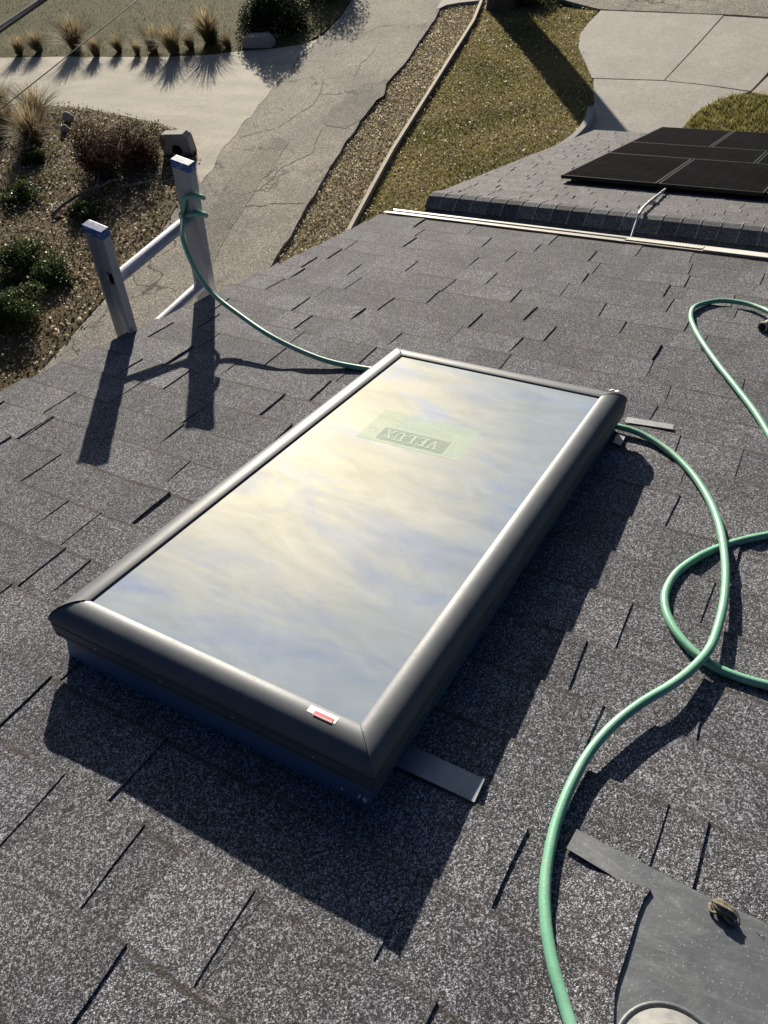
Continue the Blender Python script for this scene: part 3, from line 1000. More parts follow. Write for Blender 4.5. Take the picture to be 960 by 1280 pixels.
o = bpy.data.objects.new('flashing_sheet', me); COL.objects.link(o); o.parent = vent
pc = roof(839, 1338)
v, f = lathe([(0.072, 0.010), (0.071, 0.0135), (0.068, 0.0145), (0.065, 0.0125), (0.064, 0.0108)], 48, (pc[0], pc[1], 0))
f.pop()
mesh_obj('collar_rim', v, f, MT['vent'], vent, True, None, VB)
v, f = lathe([(0.064, 0.0108), (0.061, 0.016), (0.055, 0.020), (0.047, 0.024), (0.041, 0.029), (0.0385, 0.034)], 48, (pc[0], pc[1], 0))
mesh_obj('collar', v, f, MT['collar'], vent, True, None, VB)
v, f = lathe([(0.0382, 0.034), (0.037, 0.038), (0.031, 0.042), (0.020, 0.0445), (0.008, 0.0452)], 40, (pc[0], pc[1], 0))
mesh_obj('pipe_boot', v, f, MT['rubber_brown'], vent, True, None, VB)

# dried husk lying on the flashing
hb = roof(902, 1146); hb[2] = 0.0115
husk = empty('seed_husk', at_roof(hb), 'dried curled brown seed husk resting on the grey vent flashing', 'husk')
hv, hf = [], []
n, mseg = 28, 14
for i in range(mseg + 1):
    a = i / mseg
    rr = 0.0085 * math.sin(math.pi * min(0.97, max(0.03, a))) ** 0.6 * (1 + 0.12 * math.sin(9 * a))
    for k in range(n):
        th = 2 * math.pi * k / n
        r2 = rr * 1.15 * (1 + 0.2 * math.sin(7 * th + 3 * a) + 0.08 * math.sin(13 * th + 17 * a))
        hv.append((-0.017 + 0.034 * a, 0.008 * (0.5 - a) + r2 * math.cos(th), 0.0085 + r2 * 0.9 * math.sin(th)))
hf = [(i * n + k, i * n + (k + 1) % n, (i + 1) * n + (k + 1) % n, (i + 1) * n + k) for i in range(mseg) for k in range(n)]
mesh_obj('husk_shell', hv, hf, MT['husk'], husk, True)
for P, r_ in (([(0.014, -0.006, 0.010), (0.020, -0.011, 0.006), (0.024, -0.018, 0.003)], 0.0012), ([(-0.008, -0.009, 0.006), (-0.016, -0.008, 0.003), (-0.019, 0.003, 0.002)], 0.0022), ([(0.002, -0.010, 0.009), (0.010, -0.013, 0.006), (0.014, -0.010, 0.002)], 0.0025), ([(0.008, 0.006, 0.013), (0.017, 0.0, 0.011), (0.022, -0.010, 0.005)], 0.001)):
    v, f = tube(catmull(P, 4), r_, 6)
    mesh_obj('stalk', v, f, MT['husk'], husk, True)

# ------------------------------------------------------------------ ladder against the left roof edge
PHI = R(77)
RX = np.array([math.cos(PHI), 0, math.sin(PHI)])
NL_ = np.array([math.sin(PHI), 0, -math.cos(PHI)])          # away from the ladder towards the house
HZ = np.array([0, 1.0, 0])
base_l = rw((-2.185, 1.80 * 1.0, 0.0)) - NL_ * 0.040


def on_ladder(px, py):
    r = ray(px, py)
    return CAMP + r * (((base_l - CAMP) @ NL_) / (r @ NL_))


Lb, Rb = on_ladder(158, 415), on_ladder(260, 367)
Lt, Rt = on_ladder(120, 285), on_ladder(226, 202)
yL, yR = (Lb[1] + Lt[1]) / 2, (Rb[1] + Rt[1]) / 2
sT = ((Lt - base_l) @ RX + (Rt - base_l) @ RX) / 2
r1 = ((on_ladder(150, 336) - base_l) @ RX + (on_ladder(240, 277) - base_l) @ RX) / 2
org = base_l.copy()
s_ground = -org[2] / RX[2]
foot = org + RX * s_ground; foot[1] = (yL + yR) / 2
lad = empty('extension_ladder', Matrix.Translation(foot), 'aluminium extension ladder leaning on the left roof edge, blue painted tips', 'ladder')


def lpt(s, y, d=0.0):
    q = org + RX * s + NL_ * d
    return np.array([q[0], y, q[2]])


def channel(y, inner):      # C-section rail: web on the inner side, flanges pointing out
    D, Wd, tw = 0.080, 0.034, 0.004
    sec = [(-D / 2, inner * Wd / 2), (D / 2, inner * Wd / 2), (D / 2, -inner * Wd / 2), (D / 2 - 0.007, -inner * Wd / 2), (D / 2 - 0.005, inner * (Wd / 2 - tw)), (-D / 2 + 0.005, inner * (Wd / 2 - tw)), (-D / 2 + 0.007, -inner * Wd / 2), (-D / 2, -inner * Wd / 2)]
    n = len(sec)
    V = []
    for s in (s_ground + 0.02, sT - 0.012):
        V += [lpt(s, y + c, d) for d, c in sec]
    F = [(i, (i + 1) % n, n + (i + 1) % n, n + i) for i in range(n)] + [tuple(range(n)), tuple(range(2 * n - 1, n - 1, -1))]
    if inner > 0: F = [tuple(reversed(q)) for q in F]
    o = mesh_obj('rail', V, F, MT['ladder'], lad, False, None, foot)
    return o


ax3 = np.array([NL_, HZ, RX])
for y, inner in ((yL, 1), (yR, -1)):
    rl = channel(y, inner)
    c = MB(); c.box(lpt(sT - 0.010, y), (0.084, 0.038, 0.030), ax3)
    c.build('end_cap', MT['cap_blue'], rl, off=foot, tone=False, bevel=0.003)
    ft = MB(); ft.box(lpt(s_ground + 0.03, y), (0.09, 0.05, 0.05), ax3)
    ft.build('foot', MT['gasket'], rl, off=foot, tone=False, bevel=0.004)
k = 0
while True:
    s = r1 - 0.305 * k
    if s < s_ground + 0.25: break
    P = [lpt(s, yL + 0.012), lpt(s, (yL + yR) / 2), lpt(s, yR - 0.012)]
    V = []
    sec = [(0.0235 * math.cos(a), 0.017 * math.sin(a)) for a in np.linspace(0.5, math.pi - 0.5, 7)] + [(-0.0235, 0.004), (-0.0235, -0.008), (-0.016, -0.018), (0.016, -0.018), (0.0235, -0.008), (0.0235, 0.004)]
    for y in (yL + 0.012, yR - 0.012):
        V += [lpt(s + b, y, a) for a, b in sec]
    n = len(sec)
    rung = mesh_obj('rung', V, [(i, (i + 1) % n, n + (i + 1) % n, n + i) for i in range(n)], MT['ladder'], lad, False, None, foot)
    if k < 2:
        for y in (yL + 0.017, yR - 0.017):
            v, f = tube([lpt(s, y - 0.004), lpt(s, y + 0.004)], 0.025, 16)
            mesh_obj('rung_collar', v, f, MT['ladder'], rung, False, None, foot)
    k += 1
for s in (r1 - 0.02, r1 + 0.02, r1 - 0.285):
    for d in (-0.02, 0.018):
        bl = MB(); bl.box(lpt(s, yL - 0.0115 + 0.022, d), (0.009, 0.006, 0.009), ax3); bl.build('bolt', MT['silver'], lad, off=foot, tone=False)

# ------------------------------------------------------------------ garden hose
HR = 0.0087


def hz_pts(L):
    return [rw(roof(px, py, h)) for px, py, h in L]


loop = []
s_loop = r1 + 0.03
yc = yR
for i in range(0, 21):
    a = math.pi * 0.25 - i * 2 * math.pi / 14
    s = s_loop + 0.045 * math.sin(i * 0.45) + (0.04 if i < 6 else -0.005) - i * 0.002
    loop.append(lpt(s, yc + (0.033 if math.sin(a) < 0 else 0.048) * math.sin(a) - 0.002, 0.052 * math.cos(a) + 0.004))
seg0 = hz_pts([(228, 295, 0.30), (237, 322, 0.24), (252, 350, 0.18), (270, 371, 0.135), (300, 394, 0.10), (335, 418, 0.07), (372, 437, 0.042), (412, 452, 0.022), (455, 460.5, 0.012)])
seg1 = [rw(q) for q in ((-1.10, 1.945, 0.012), (-0.95, 1.938, 0.014), (-0.75, 1.934, 0.013), (-0.55, 1.934, 0.014))]
seg2 = hz_pts([(772, 533, 0.019), (790, 538, 0.019), (812, 548, 0.016), (840, 567, 0.0135), (865, 592, 0.0135), (885, 622, 0.016), (897, 650, 0.024), (904, 680, 0.031), (907, 715, 0.030), (905, 750, 0.028), (897, 785, 0.029), (886, 812, 0.031),
               (865, 836, 0.033), (838, 857, 0.035), (800, 880, 0.033), (765, 908, 0.030), (735, 943, 0.024), (712, 985, 0.020), (695, 1030, 0.0165), (685, 1075, 0.0145), (681, 1115, 0.0135), (683, 1160, 0.0135), (692, 1210, 0.0135), (705, 1255, 0.0135), (719, 1300, 0.0135), (742, 1370, 0.0135)])
seg3 = [rw(q) for q in ((0.06, 0.10, 0.014), (0.18, 0.0, 0.013), (0.36, 0.05, 0.013), (0.52, 0.30, 0.013), (0.46, 0.62, 0.013), (0.33, 0.86, 0.013))]
seg4 = hz_pts([(1000, 866, 0.0108), (965, 858, 0.0108), (935, 850, 0.0108), (905, 839, 0.0108), (878, 824, 0.0108), (858, 806, 0.0108), (842, 785, 0.0108), (832, 762, 0.0108), (832, 740, 0.0108), (845, 717, 0.0108), (870, 698, 0.0108), (900, 684, 0.0108), (930, 675, 0.0108), (965, 668, 0.0108), (1000, 664, 0.0108)])
seg5 = [rw(q) for q in ((0.22, 1.62, 0.0135), (0.27, 1.66, 0.0135), (0.27, 1.73, 0.0135), (0.2, 1.76, 0.0135))]
seg6 = hz_pts([(1008, 622, 0.013), (986, 585, 0.013), (967, 553, 0.013), (945, 517, 0.016), (920, 484, 0.018), (897, 455, 0.018), (878, 428, 0.018), (867, 408, 0.018), (863.5, 395, 0.017), (868, 384, 0.016), (885, 378, 0.016), (905, 376, 0.018), (930, 379, 0.022), (950, 385, 0.026), (975, 398, 0.030)])
seg7 = [rw(q) for q in ((0.26, 2.42, 0.03), (0.34, 2.46, 0.028), (0.38, 2.55, 0.025), (0.32, 2.62, 0.022), (0.22, 2.60, 0.02))]
noz0, noz1 = rw(roof(985, 392, 0.02)), rw(roof(953, 409, 0.02))
HP = loop + seg0 + seg1 + seg2 + seg3 + seg4 + seg5 + seg6 + seg7 + [noz0 + (noz0 - noz1) * 0.25, noz0]
hpos = Vector(seg2[0])
hose = empty('garden_hose', Matrix.Translation(hpos), 'mint green garden hose tied to the ladder and looping across the roof', 'hose')
hp = catmull(HP, 7)
v, f = tube(hp, HR, 12)
mesh_obj('hose_tube', v, f, MT['hose'], hose, True, None, hpos)
dn = (noz1 - noz0)
v, f = tube([noz0 - dn * 0.05, noz0 + dn * 0.12, noz0 + dn * 0.13, noz0 + dn * 0.5, noz0 + dn * 0.52, noz1 - dn * 0.06, noz1 - dn * 0.05, noz1], [0.014, 0.014, 0.0165, 0.0165, 0.0145, 0.0145, 0.0175, 0.0175], 20)
mesh_obj('coupling', v, f, MT['brass'], hose, False, None, hpos)
v, f = tube([noz1 - dn * 0.02, noz1 + dn * 0.012], 0.0125, 20)
mesh_obj('bore', v, f, MT['hole'], hose, False, None, hpos)

# scrap of foil by the far corner
q = roof(765, 489, 0.01)
scp = MB()
for i in range(3):
    c = np.array([q[0] + (i - 1) * 0.011, q[1] + 0.003 * i, 0.011])
    d = rng.normal(size=(4, 3)) * 0.002
    scp.add([c + d[0] + (-0.007, -0.003, 0), c + d[1] + (0.007, -0.002, 0.002), c + d[2] + (0.006, 0.003, 0.003), c + d[3] + (-0.006, 0.003, 0.001)], [(0, 1, 2, 3)])
so = scp.build('paper_scrap', MT['white_label'], tone=False, off=(q[0], q[1], 0.01))
so.matrix_world = at_roof((q[0], q[1], 0.01))
tag(so, 'small torn white scrap on shingles beyond the right far skylight corner', 'scrap')

# ------------------------------------------------------------------ garage with its panels
GPD = R(17.3)
gn = np.array([0, math.sin(GPD), math.cos(GPD)]); gd = np.array([0, math.cos(GPD), -math.sin(GPD)])
DP = 1.504; DROOF = DP + 0.082


def on_garage(px, py, D=DROOF):
    r = ray(px, py)
    return CAMP + r * (-D / (gn @ r))


rl_, ev_ = on_garage(549, 240), on_garage(740, 164)
rr_ = on_garage(955, 293)
GXL = rl_[0]
GO = np.array([0, (rl_[1] + rr_[1]) / 2, 0]); GO[2] = CAMP[2] - (DROOF + gn[1] * GO[1]) / gn[2]
GLEN = (ev_ - GO) @ gd
GAR = np.stack([[1, 0, 0], gd, gn], 1)
GM = Matrix([[*GAR[i], GO[i]] for i in range(3)] + [[0, 0, 0, 1]])
garage = empty('garage', Matrix.Translation((GXL, GO[1], 0)), 'low garage with grey shingle gable roof beyond the gutter', 'garage')
GXR = 6.0
mbg = shingle_mesh(0.0, int(GLEN / 0.143) + 1, 0.143, lambda y: rl_[0] + (ev_[0] - rl_[0]) * y / GLEN, GXR, [], 9, (0.16, 0.5), 0.007, (0.003, 0.006))
gr = mbg.build('roof', MT['shingle_far'], garage)
gr.matrix_world = GM
GP2 = R(21.0)  # steeper than the far slope so the low sun misses it
nd = np.array([0, -math.cos(GP2), -math.sin(GP2)]); nn_ = np.array([0, -math.sin(GP2), math.cos(GP2)])
NLEN = 3.3
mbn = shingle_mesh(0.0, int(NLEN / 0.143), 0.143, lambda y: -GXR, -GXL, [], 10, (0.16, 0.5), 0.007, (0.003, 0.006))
gb = mbn.build('near_roof', MT['shingle_shaded'], garage)
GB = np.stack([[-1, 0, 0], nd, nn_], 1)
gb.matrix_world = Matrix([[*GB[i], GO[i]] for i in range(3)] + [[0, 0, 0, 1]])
# ridge caps folded over the ridge
rc = MB()
x = GXL - 0.02
r_ = random.Random(5)
while x < GXR:
    w = 0.165
    a = r_.uniform(-0.006, 0.006)
    z0, z1 = 0.010, 0.0155
    def cp(xx, d, side, z):
        if side == 0: return GO + np.array([xx, 0, 0]) + np.array([0, 0, z + 0.006])
        return GO + np.array([xx, 0, 0]) + (gd * d + gn * z if side > 0 else nd * d + nn_ * z)
    d = 0.165 + a
    for xa, xb, za, zb, tn_ in ((x, x + w - 0.011, z0, z0 + 0.8 * (z1 - z0), r_.uniform(0.05, 0.38)), (x + w - 0.011, x + w, z0 + 0.8 * (z1 - z0), z1, r_.uniform(0.8, 1.0))):
        V = [cp(xa, d, -1, za), cp(xa, 0.03, -1, za + 0.006), cp(xa, 0.03, 1, za + 0.006), cp(xa, d, 1, za), cp(xb, d, -1, zb), cp(xb, 0.03, -1, zb + 0.006), cp(xb, 0.03, 1, zb + 0.006), cp(xb, d, 1, zb),
             cp(xb, d, -1, 0), cp(xb, 0.03, -1, 0.006), cp(xb, 0.03, 1, 0.006), cp(xb, d, 1, 0), cp(xa, d, -1, 0), cp(xa, d, 1, 0)]
        rc.add(V, [(0, 4, 5, 1), (1, 5, 6, 2), (2, 6, 7, 3), (4, 8, 9, 5), (5, 9, 10, 6), (6, 10, 11, 7), (0, 12, 8, 4), (3, 7, 11, 13)], tn_)
    x += w
rco = rc.build('ridge_cap', MT['cap'], garage)
rco.matrix_world = Matrix.Identity(4)
# walls under the two slopes
ey = GO + gd * (GLEN - 0.35); ny = GO + nd * (NLEN - 0.25)
W = MB()
xw0, xw1 = GXL + 0.3, GXR - 0.3
ys = [(ny[1], ny[2] - 0.12), (GO[1], GO[2] - 0.12), (ey[1], ey[2] - 0.12)]
V = [(x, y, 0) for x in (xw0, xw1) for y, z in ys] + [(x, y, z) for x in (xw0, xw1) for y, z in ys]
W.add(V, [(0, 1, 7, 6), (1, 2, 8, 7), (3, 9, 10, 4), (4, 10, 11, 5), (0, 6, 9, 3), (2, 5, 11, 8)])
wo = W.build('wall', MT['siding'], garage); wo.matrix_world = Matrix.Identity(4)
dk = MB()
a0, a1 = GO + gd * (GLEN - 0.01) - gn * 0.01, GO + nd * (NLEN - 0.05) - nn_ * 0.01
for xx0, xx1 in ((GXL + 0.02, GXR),):
    P = [(a1[1], a1[2]), (GO[1], GO[2] - 0.012), (a0[1], a0[2])]
    V = [(x_, y, z) for x_ in (xx0, xx1) for y, z in P] + [(x_, y, z - 0.15) for x_ in (xx0, xx1) for y, z in P]
    dk.add(V, [(0, 1, 7, 6), (1, 2, 8, 7), (3, 9, 10, 4), (4, 10, 11, 5), (0, 6, 9, 3), (2, 5, 11, 8), (6, 7, 10, 9), (7, 8, 11, 10), (0, 3, 4, 1), (1, 4, 5, 2)])
do = dk.build('fascia', MT['siding'], garage); do.matrix_world = Matrix.Identity(4)

fl_ = on_garage(701.5, 218.5, DP)
pl = GAR.T @ (fl_ - GO)              # local: x, down-slope, height above roof
PX, PY, PZ = pl[0], pl[1], 0.082
PTH = 0.035


def solar(w, l):
    root = empty('solar_panel', Matrix.Identity(4), 'x', 'solar panel', 'black solar panels on the garage roof')
    fr = MB()
    b = 0.018
    for cx_, cy_, dx, dy in ((w / 2, b / 2, w, b), (w / 2, l - b / 2, w, b), (b / 2, l / 2, b, l - 2 * b), (w - b / 2, l / 2, b, l - 2 * b)):
        fr.box((cx_, cy_, -PTH / 2), (dx, dy, PTH))
    fr.build('frame', MT['panel_frame'], root, tone=False)
    cl_ = MB(); cl_.box((w / 2, l / 2, -0.006), (w - 2 * b, l - 2 * b, 0.006))
    cl_.build('cells', MT['cells'], root, tone=False)
    for yy in (l * 0.22, l * 0.78):
        rb = MB(); rb.box((w / 2, yy, -PTH - 0.014), (w + 0.015, 0.04, 0.027))
        rb.build('mounting_rail', MT['panel_frame'], root, tone=False)
        for xx in (w * 0.2, w * 0.8):
            ff = MB(); ff.box((xx, yy, -0.068), (0.05, 0.08, 0.012)); ff.box((xx, yy - 0.02, -0.077), (0.1, 0.14, 0.008))
            ff.build('roof_foot', MT['silver'], root, tone=False)
    return root


PP = solar(1.0, 1.68); PL = solar(1.68, 1.0)
rows = [(PP, 1.0, 0.0, 3, 'front row'), (PL, 1.68, 1.70, 2, 'middle row'), (PP, 1.0, 2.72, 3, 'back row')]
names = {('front row', 0): 'black portrait solar panel at the left end of the front row', ('front row', 1): 'black portrait solar panel second from left in the front row', ('front row', 2): 'black portrait solar panel third in the front row, at the picture edge',
         ('middle row', 0): 'black landscape solar panel at the left of the middle row', ('middle row', 1): 'black landscape solar panel right in the middle row, at the picture edge',
         ('back row', 0): 'black portrait solar panel at the left end of the back row', ('back row', 1): 'black portrait solar panel second from left in the back row', ('back row', 2): 'black portrait solar panel third in the back row, by the grass island'}
used = set()
for src, w, y, n, nm in rows:
    for i in range(n):
        o = src if src.name not in used else dup(src)
        used.add(src.name)
        lx, ly = PX + i * (w + 0.018), PY + y
        M = GM @ Matrix.Translation((lx, ly, PZ))
        o.matrix_world = M
        o['label'] = names[(nm, i)]

# conduit climbing from under the gutter over the ridge to the panels
cpts = [on_garage(786, 300, DROOF), on_garage(789, 292, DROOF - 0.02)]
def on_near(px, py, h):
    r = ray(px, py); d = (GO + nn_ * h - CAMP) @ nn_
    return CAMP + r * (d / (nn_ @ r))
c0, c1 = on_near(788, 300, 0.03), on_near(796, 276, 0.035)
c2, c3, c4 = on_garage(801, 264, DROOF - 0.05), on_garage(810, 254, DROOF - 0.045), on_garage(829, 239, DROOF - 0.04)
c5 = c4 + (c4 - c3) * 0.3
cond = empty('conduit', Matrix.Translation(c0), 'bent metal conduit running over the garage ridge to the panels', 'conduit')
cn = np.array([c0 - (c1 - c0) * 1.2, c0, c1, c2, c3, c4, c5])
v, f = tube(catmull(cn, 6), 0.0125, 10)
mesh_obj('pipe', v, f, MT['silver'], cond, True, None, c0)
dv = (c4 - c3) / np.linalg.norm(c4 - c3)
v, f = tube([c4 - dv * 0.08, c4 - dv * 0.02], 0.0165, 12); mesh_obj('coupling', v, f, MT['brass'], cond, False, None, c0)
bx = MB(); bx.box(c3 + (c4 - c3) * 0.3 - gn * 0.022, (0.10, 0.04, 0.02), [np.cross(dv, gn), dv, gn]); bx.build('strap', MT['silver'], cond, off=c0, tone=False)

# ------------------------------------------------------------------ ground, roads and pavements
def poly_sheet(name, px, z, mat, depth=0.12, kind='structure', gz=None, label=None, world=None, jitter=0):
    P = world if world is not None else [ground(a, b, z) for a, b in px]
    bm = bmesh.new()
    vs = [bm.verts.new((q[0], q[1], z)) for q in P]
    f = bm.faces.new(vs)
    f.normal_update()
    if f.normal.z < 0: f.normal_flip()
    top = f
    n = len(vs)
    lo = [bm.verts.new((q[0], q[1], z - depth)) for q in P]
    for i in range(n):
        j = (i + 1) % n
        bm.faces.new((vs[i], vs[j], lo[j], lo[i]))
    bmesh.ops.triangulate(bm, faces=[top])
    bmesh.ops.recalc_face_normals(bm, faces=bm.faces[:])
    for ff in bm.faces:
        if abs(ff.normal.z) > 0.9 and ff.normal.z < 0: ff.normal_flip()
    me = bpy.data.meshes.new(name); bm.to_mesh(me); bm.free(); me.materials.append(mat)
    o = bpy.data.objects.new(name, me); COL.objects.link(o)
    if kind: o['kind'] = kind
    return o, np.array(P)


def rough_line(pts, n, amp, seed):
    """a broken edge: the given line with small irregular bites"""
    r = np.random.default_rng(seed)
    P = np.asarray(pts, float)
    d = np.r_[0, np.cumsum(np.linalg.norm(np.diff(P, axis=0), axis=1))]
    s = np.linspace(0, d[-1], n)
    Q = np.stack([np.interp(s, d, P[:, i]) for i in range(2)], 1)
    k = r.normal(size=n); k = np.convolve(k, [0.2, 0.3, 0.3, 0.2], 'same')
    T = np.gradient(Q, axis=0); T /= np.linalg.norm(T, axis=1)[:, None]
    Q += np.stack([-T[:, 1], T[:, 0]], 1) * (k * amp)[:, None]
    return [tuple(q) for q in Q]


g = MB()
S_ = 400
gridn = 2
g.add([(-S_, -S_, -0.06), (S_, -S_, -0.06), (S_, S_, -0.06), (-S_, S_, -0.06)], [(0, 1, 2, 3)])
go = g.build('ground', MT['terrain'], tone=False); tag(go, kind='structure')

ZR = 0.075
road_right = rough_line([(330, 345), (345, 322), (362, 295), (381, 262), (407, 220), (428, 183), (447, 158), (470, 122), (486, 100), (500, 84), (512, 70), (520, 58), (536, 34), (549, 14), (562, -8), (580, -40)], 90, 1.6, 4)
road_left = [(600, -70), (520, -70), (470, -40), (440, 0), (425, 22), (404, 44), (380, 57), (340, 62), (300, 66), (262, 72), (240, 165), (247, 196), (236, 226), (222, 257), (203, 288), (184, 312), (161, 342), (131, 374), (95, 414), (58, 455), (10, 505), (-60, 600), (-260, 1000), (120, 1000), (250, 600)]
poly_sheet('road', road_right + road_left, ZR, MT['asphalt'], 0.14)
apron = [(-120, 74), (-40, 72), (0, 71), (60, 70), (150, 70), (220, 69), (262, 67), (300, 63), (340, 60), (380, 54), (402, 42), (376, 70), (350, 98), (322, 134), (296, 168), (272, 198), (250, 230), (246, 214), (248, 196), (240, 172), (218, 165), (200, 156), (165, 148), (130, 141), (100, 136), (60, 133), (0, 130), (-120, 126)]
poly_sheet('driveway', rough_line(apron[:10], 60, 0.6, 6) + rough_line(apron[9:17], 60, 3.2, 16)[1:-1] + rough_line(apron[16:], 60, 0.7, 7), ZR + 0.006, MT['apron'], 0.1)
poly_sheet('road_patch', rough_line([(480, 97), (478, 120), (452, 150), (430, 160), (408, 156), (402, 146), (428, 128), (455, 106), (480, 97)], 60, 2.6, 8)[:-1], ZR + 0.005, MT['asphalt_dull'], 0.004)
poly_sheet('road_patch', rough_line([(345, 172), (362, 178), (330, 225), (290, 285), (262, 330), (240, 320), (258, 270), (290, 222), (318, 190), (345, 172)], 70, 3.0, 9)[:-1], ZR + 0.005, MT['asphalt_dull'], 0.004)

# cracks in the old asphalt, one sheet of thin broken lines
def crack_sheet(name, lines, w, mat, seed):
    mbk = MB()
    for q, L_ in enumerate(lines):
        P = [ground(a, b, ZR + 0.004) for a, b in L_]
        Q = np.array(rough_line([(p_[0], p_[1]) for p_ in P], 26, 0.05, seed + q))
        T = np.gradient(Q, axis=0); T /= np.linalg.norm(T, axis=1)[:, None]
        Nn = np.stack([-T[:, 1], T[:, 0]], 1)
        ww = w * (0.35 + rng.random(len(Q)))
        ww[0] = ww[-1] = 0.001
        V = [(*(Q[i] + s_ * Nn[i] * ww[i]), ZR + 0.0045) for i in range(len(Q)) for s_ in (-1, 1)]
        mbk.add(V, [(2 * i, 2 * i + 1, 2 * i + 3, 2 * i + 2) for i in range(len(Q) - 1)])
    return tag(mbk.build(name, mat, tone=False), kind='structure')


crack_sheet('road_crack', [[(405, 98), (400, 116), (391, 131), (372, 142), (345, 160)], [(345, 160), (320, 166), (298, 172)], [(430, 117), (415, 118), (400, 117)], [(382, 254), (350, 255), (318, 257), (292, 258)], [(402, 160), (390, 190), (355, 208), (320, 240)], [(470, 60), (452, 78), (440, 104)], [(292, 258), (270, 285), (262, 310)], [(500, 30), (470, 34), (440, 52)]], 0.014, MT['hole_soft'], 70)
crack_sheet('road_seam', [[(226, 300), (214, 318), (200, 340), (178, 362)], [(204, 296), (192, 318), (172, 334)]], 0.010, MT['drive'], 90)

# planted bed on the left
bed = [(-200, 123), (-120, 125), (0, 129), (60, 132), (100, 135), (130, 140), (165, 147), (200, 155), (218, 164), (241, 172), (248, 197), (235, 226), (221, 257), (202, 288), (183, 312), (160, 342), (130, 374), (94, 414), (57, 455), (9, 505), (-80, 610), (-400, 560), (-420, 200)]
_, BEDP = poly_sheet('bed', rough_line(bed, 140, 0.8, 12)[:-1], ZR + 0.008, MT['soil'], 0.12)
strip_px = road_right[:] + [(640, -60), (612, -12), (603, 0), (590, 30), (566, 68), (540, 110), (515, 150), (490, 190), (466, 234), (442, 280), (400, 340)]
_, STRIPP = poly_sheet('verge', [(330, 352)] + [(a + 6, b + 3) for a, b in [(q[0] - 16, q[1] - 4) for q in road_right]] + strip_px[len(road_right):], 0.0, MT['strip_soil'], 0.05)
lawn_px = [(640, -60), (612, -12), (603, 0), (590, 30), (566, 68), (540, 110), (515, 150), (490, 190), (466, 234), (442, 280), (430, 330), (600, 360), (760, 260), (748, 140), (743, 118), (741, 100), (732, 80), (722, 58), (725, 42), (736, 28), (748, 14), (700, 10), (690, -60)]
_, LAWNP = poly_sheet('lawn', lawn_px, 0.002, MT['turf'], 0.05)
lawn2_px = [(-200, 73), (0, 72), (60, 71), (150, 71), (220, 70), (262, 68), (300, 64), (340, 61), (380, 55), (404, 40), (424, 21), (436, 2), (464, -40), (300, -60), (-200, -60)]
_, LAWN2P = poly_sheet('lawn', rough_line(lawn2_px + lawn2_px[:1], 120, 0.9, 33)[:-1], ZR + 0.009, MT['turf_green'], 0.12)

# concrete driveway in front of the garage: separate slabs with open joints
ZD = 0.055
slabs = [
    [(751, 13), (904, 19), (869, 58), (830, 100), (743, 97.4), (740, 97), (733, 80), (723, 58), (725, 42), (737, 27)],
    [(905, 20), (985, 25), (975, 62), (958.5, 92), (938, 113.6), (885, 106), (831.2, 100.4), (870, 59)],
    [(742, 98.4), (830, 101.2), (885, 107), (936, 114.8), (895, 126), (874, 138), (852, 162), (840, 200), (820, 260), (690, 260), (712, 200), (736, 150), (743, 128), (742, 112)],
    [(960, 95), (1080, 105), (1060, 140), (941, 115.5), (941, 114)],
]
for k, sl in enumerate(slabs):
    pass
bm = bmesh.new()
for sl in slabs:
    P = [ground(a, b, ZD) for a, b in sl]
    vs = [bm.verts.new((q[0], q[1], ZD)) for q in P]
    lo = [bm.verts.new((q[0], q[1], ZD - 0.1)) for q in P]
    f = bm.faces.new(vs); f.normal_update()
    if f.normal.z < 0: f.normal_flip()
    n = len(vs)
    for i in range(n):
        j = (i + 1) % n
        bm.faces.new((vs[i], lo[i], lo[j], vs[j]))
bmesh.ops.triangulate(bm, faces=[f for f in bm.faces if len(f.verts) > 4])
me = bpy.data.meshes.new('concrete_driveway'); bm.to_mesh(me); bm.free(); me.materials.append(MT['drive'])
o = bpy.data.objects.new('concrete_driveway', me); COL.objects.link(o); tag(o, kind='structure')
poly_sheet('street', rough_line([(690, -4), (742, 10), (751, 11.5), (903, 17.5), (917, 18), (985, 23), (1200, 40), (1200, -60), (700, -60), (690, -4)], 60, 0.5, 15)[:-1], 0.05, MT['asphalt'], 0.1)
poly_sheet('pavement', [(545, 12), (558, 6), (575, 3), (598, 0.5), (606, -8), (640, -60), (560, -60), (552, 0)], 0.085, MT['drive'], 0.12)
_, ISLP = poly_sheet('grass_island', [(848, 172), (853, 160), (864, 147), (878, 135), (897, 125), (918, 118.5), (940, 117.5), (962, 119), (1100, 140), (1120, 260), (900, 300)], 0.075, MT['turf'], 0.1)

# blades and leaves too many to count
P2 = scatter(LAWNP, 60000)
B = np.c_[P2, np.full(len(P2), 0.0)]
v, f = blades(B, 0.038, 0.02, 1.6)
tn = np.clip(0.55 + 0.34 * np.sin(P2[:, 0] * 1.7 + 2 * np.sin(P2[:, 1] * 0.9)) * np.cos(P2[:, 1] * 1.1) + rng.normal(size=len(P2)) * 0.22, 0, 1)
gl = mesh_obj('grass', v, f, MT['blade'], tone=tn); tag(gl, 'short mossy grass between the edging and concrete driveway', 'grass', kind='stuff')
P2 = scatter(LAWN2P, 34000)
v, f = blades(np.c_[P2, np.full(len(P2), ZR + 0.008)], 0.04, 0.018, 1.6)
tn = np.clip(0.2 + 0.12 * np.sin(P2[:, 0] * 0.8) * np.cos(P2[:, 1] * 0.7) + rng.normal(size=len(P2)) * 0.16, 0, 1)
gl = mesh_obj('grass', v, f, MT['blade_green'], tone=tn); tag(gl, 'green lawn grass at top left above the driveway', 'grass', kind='stuff')
P2 = scatter(ISLP, 9000)
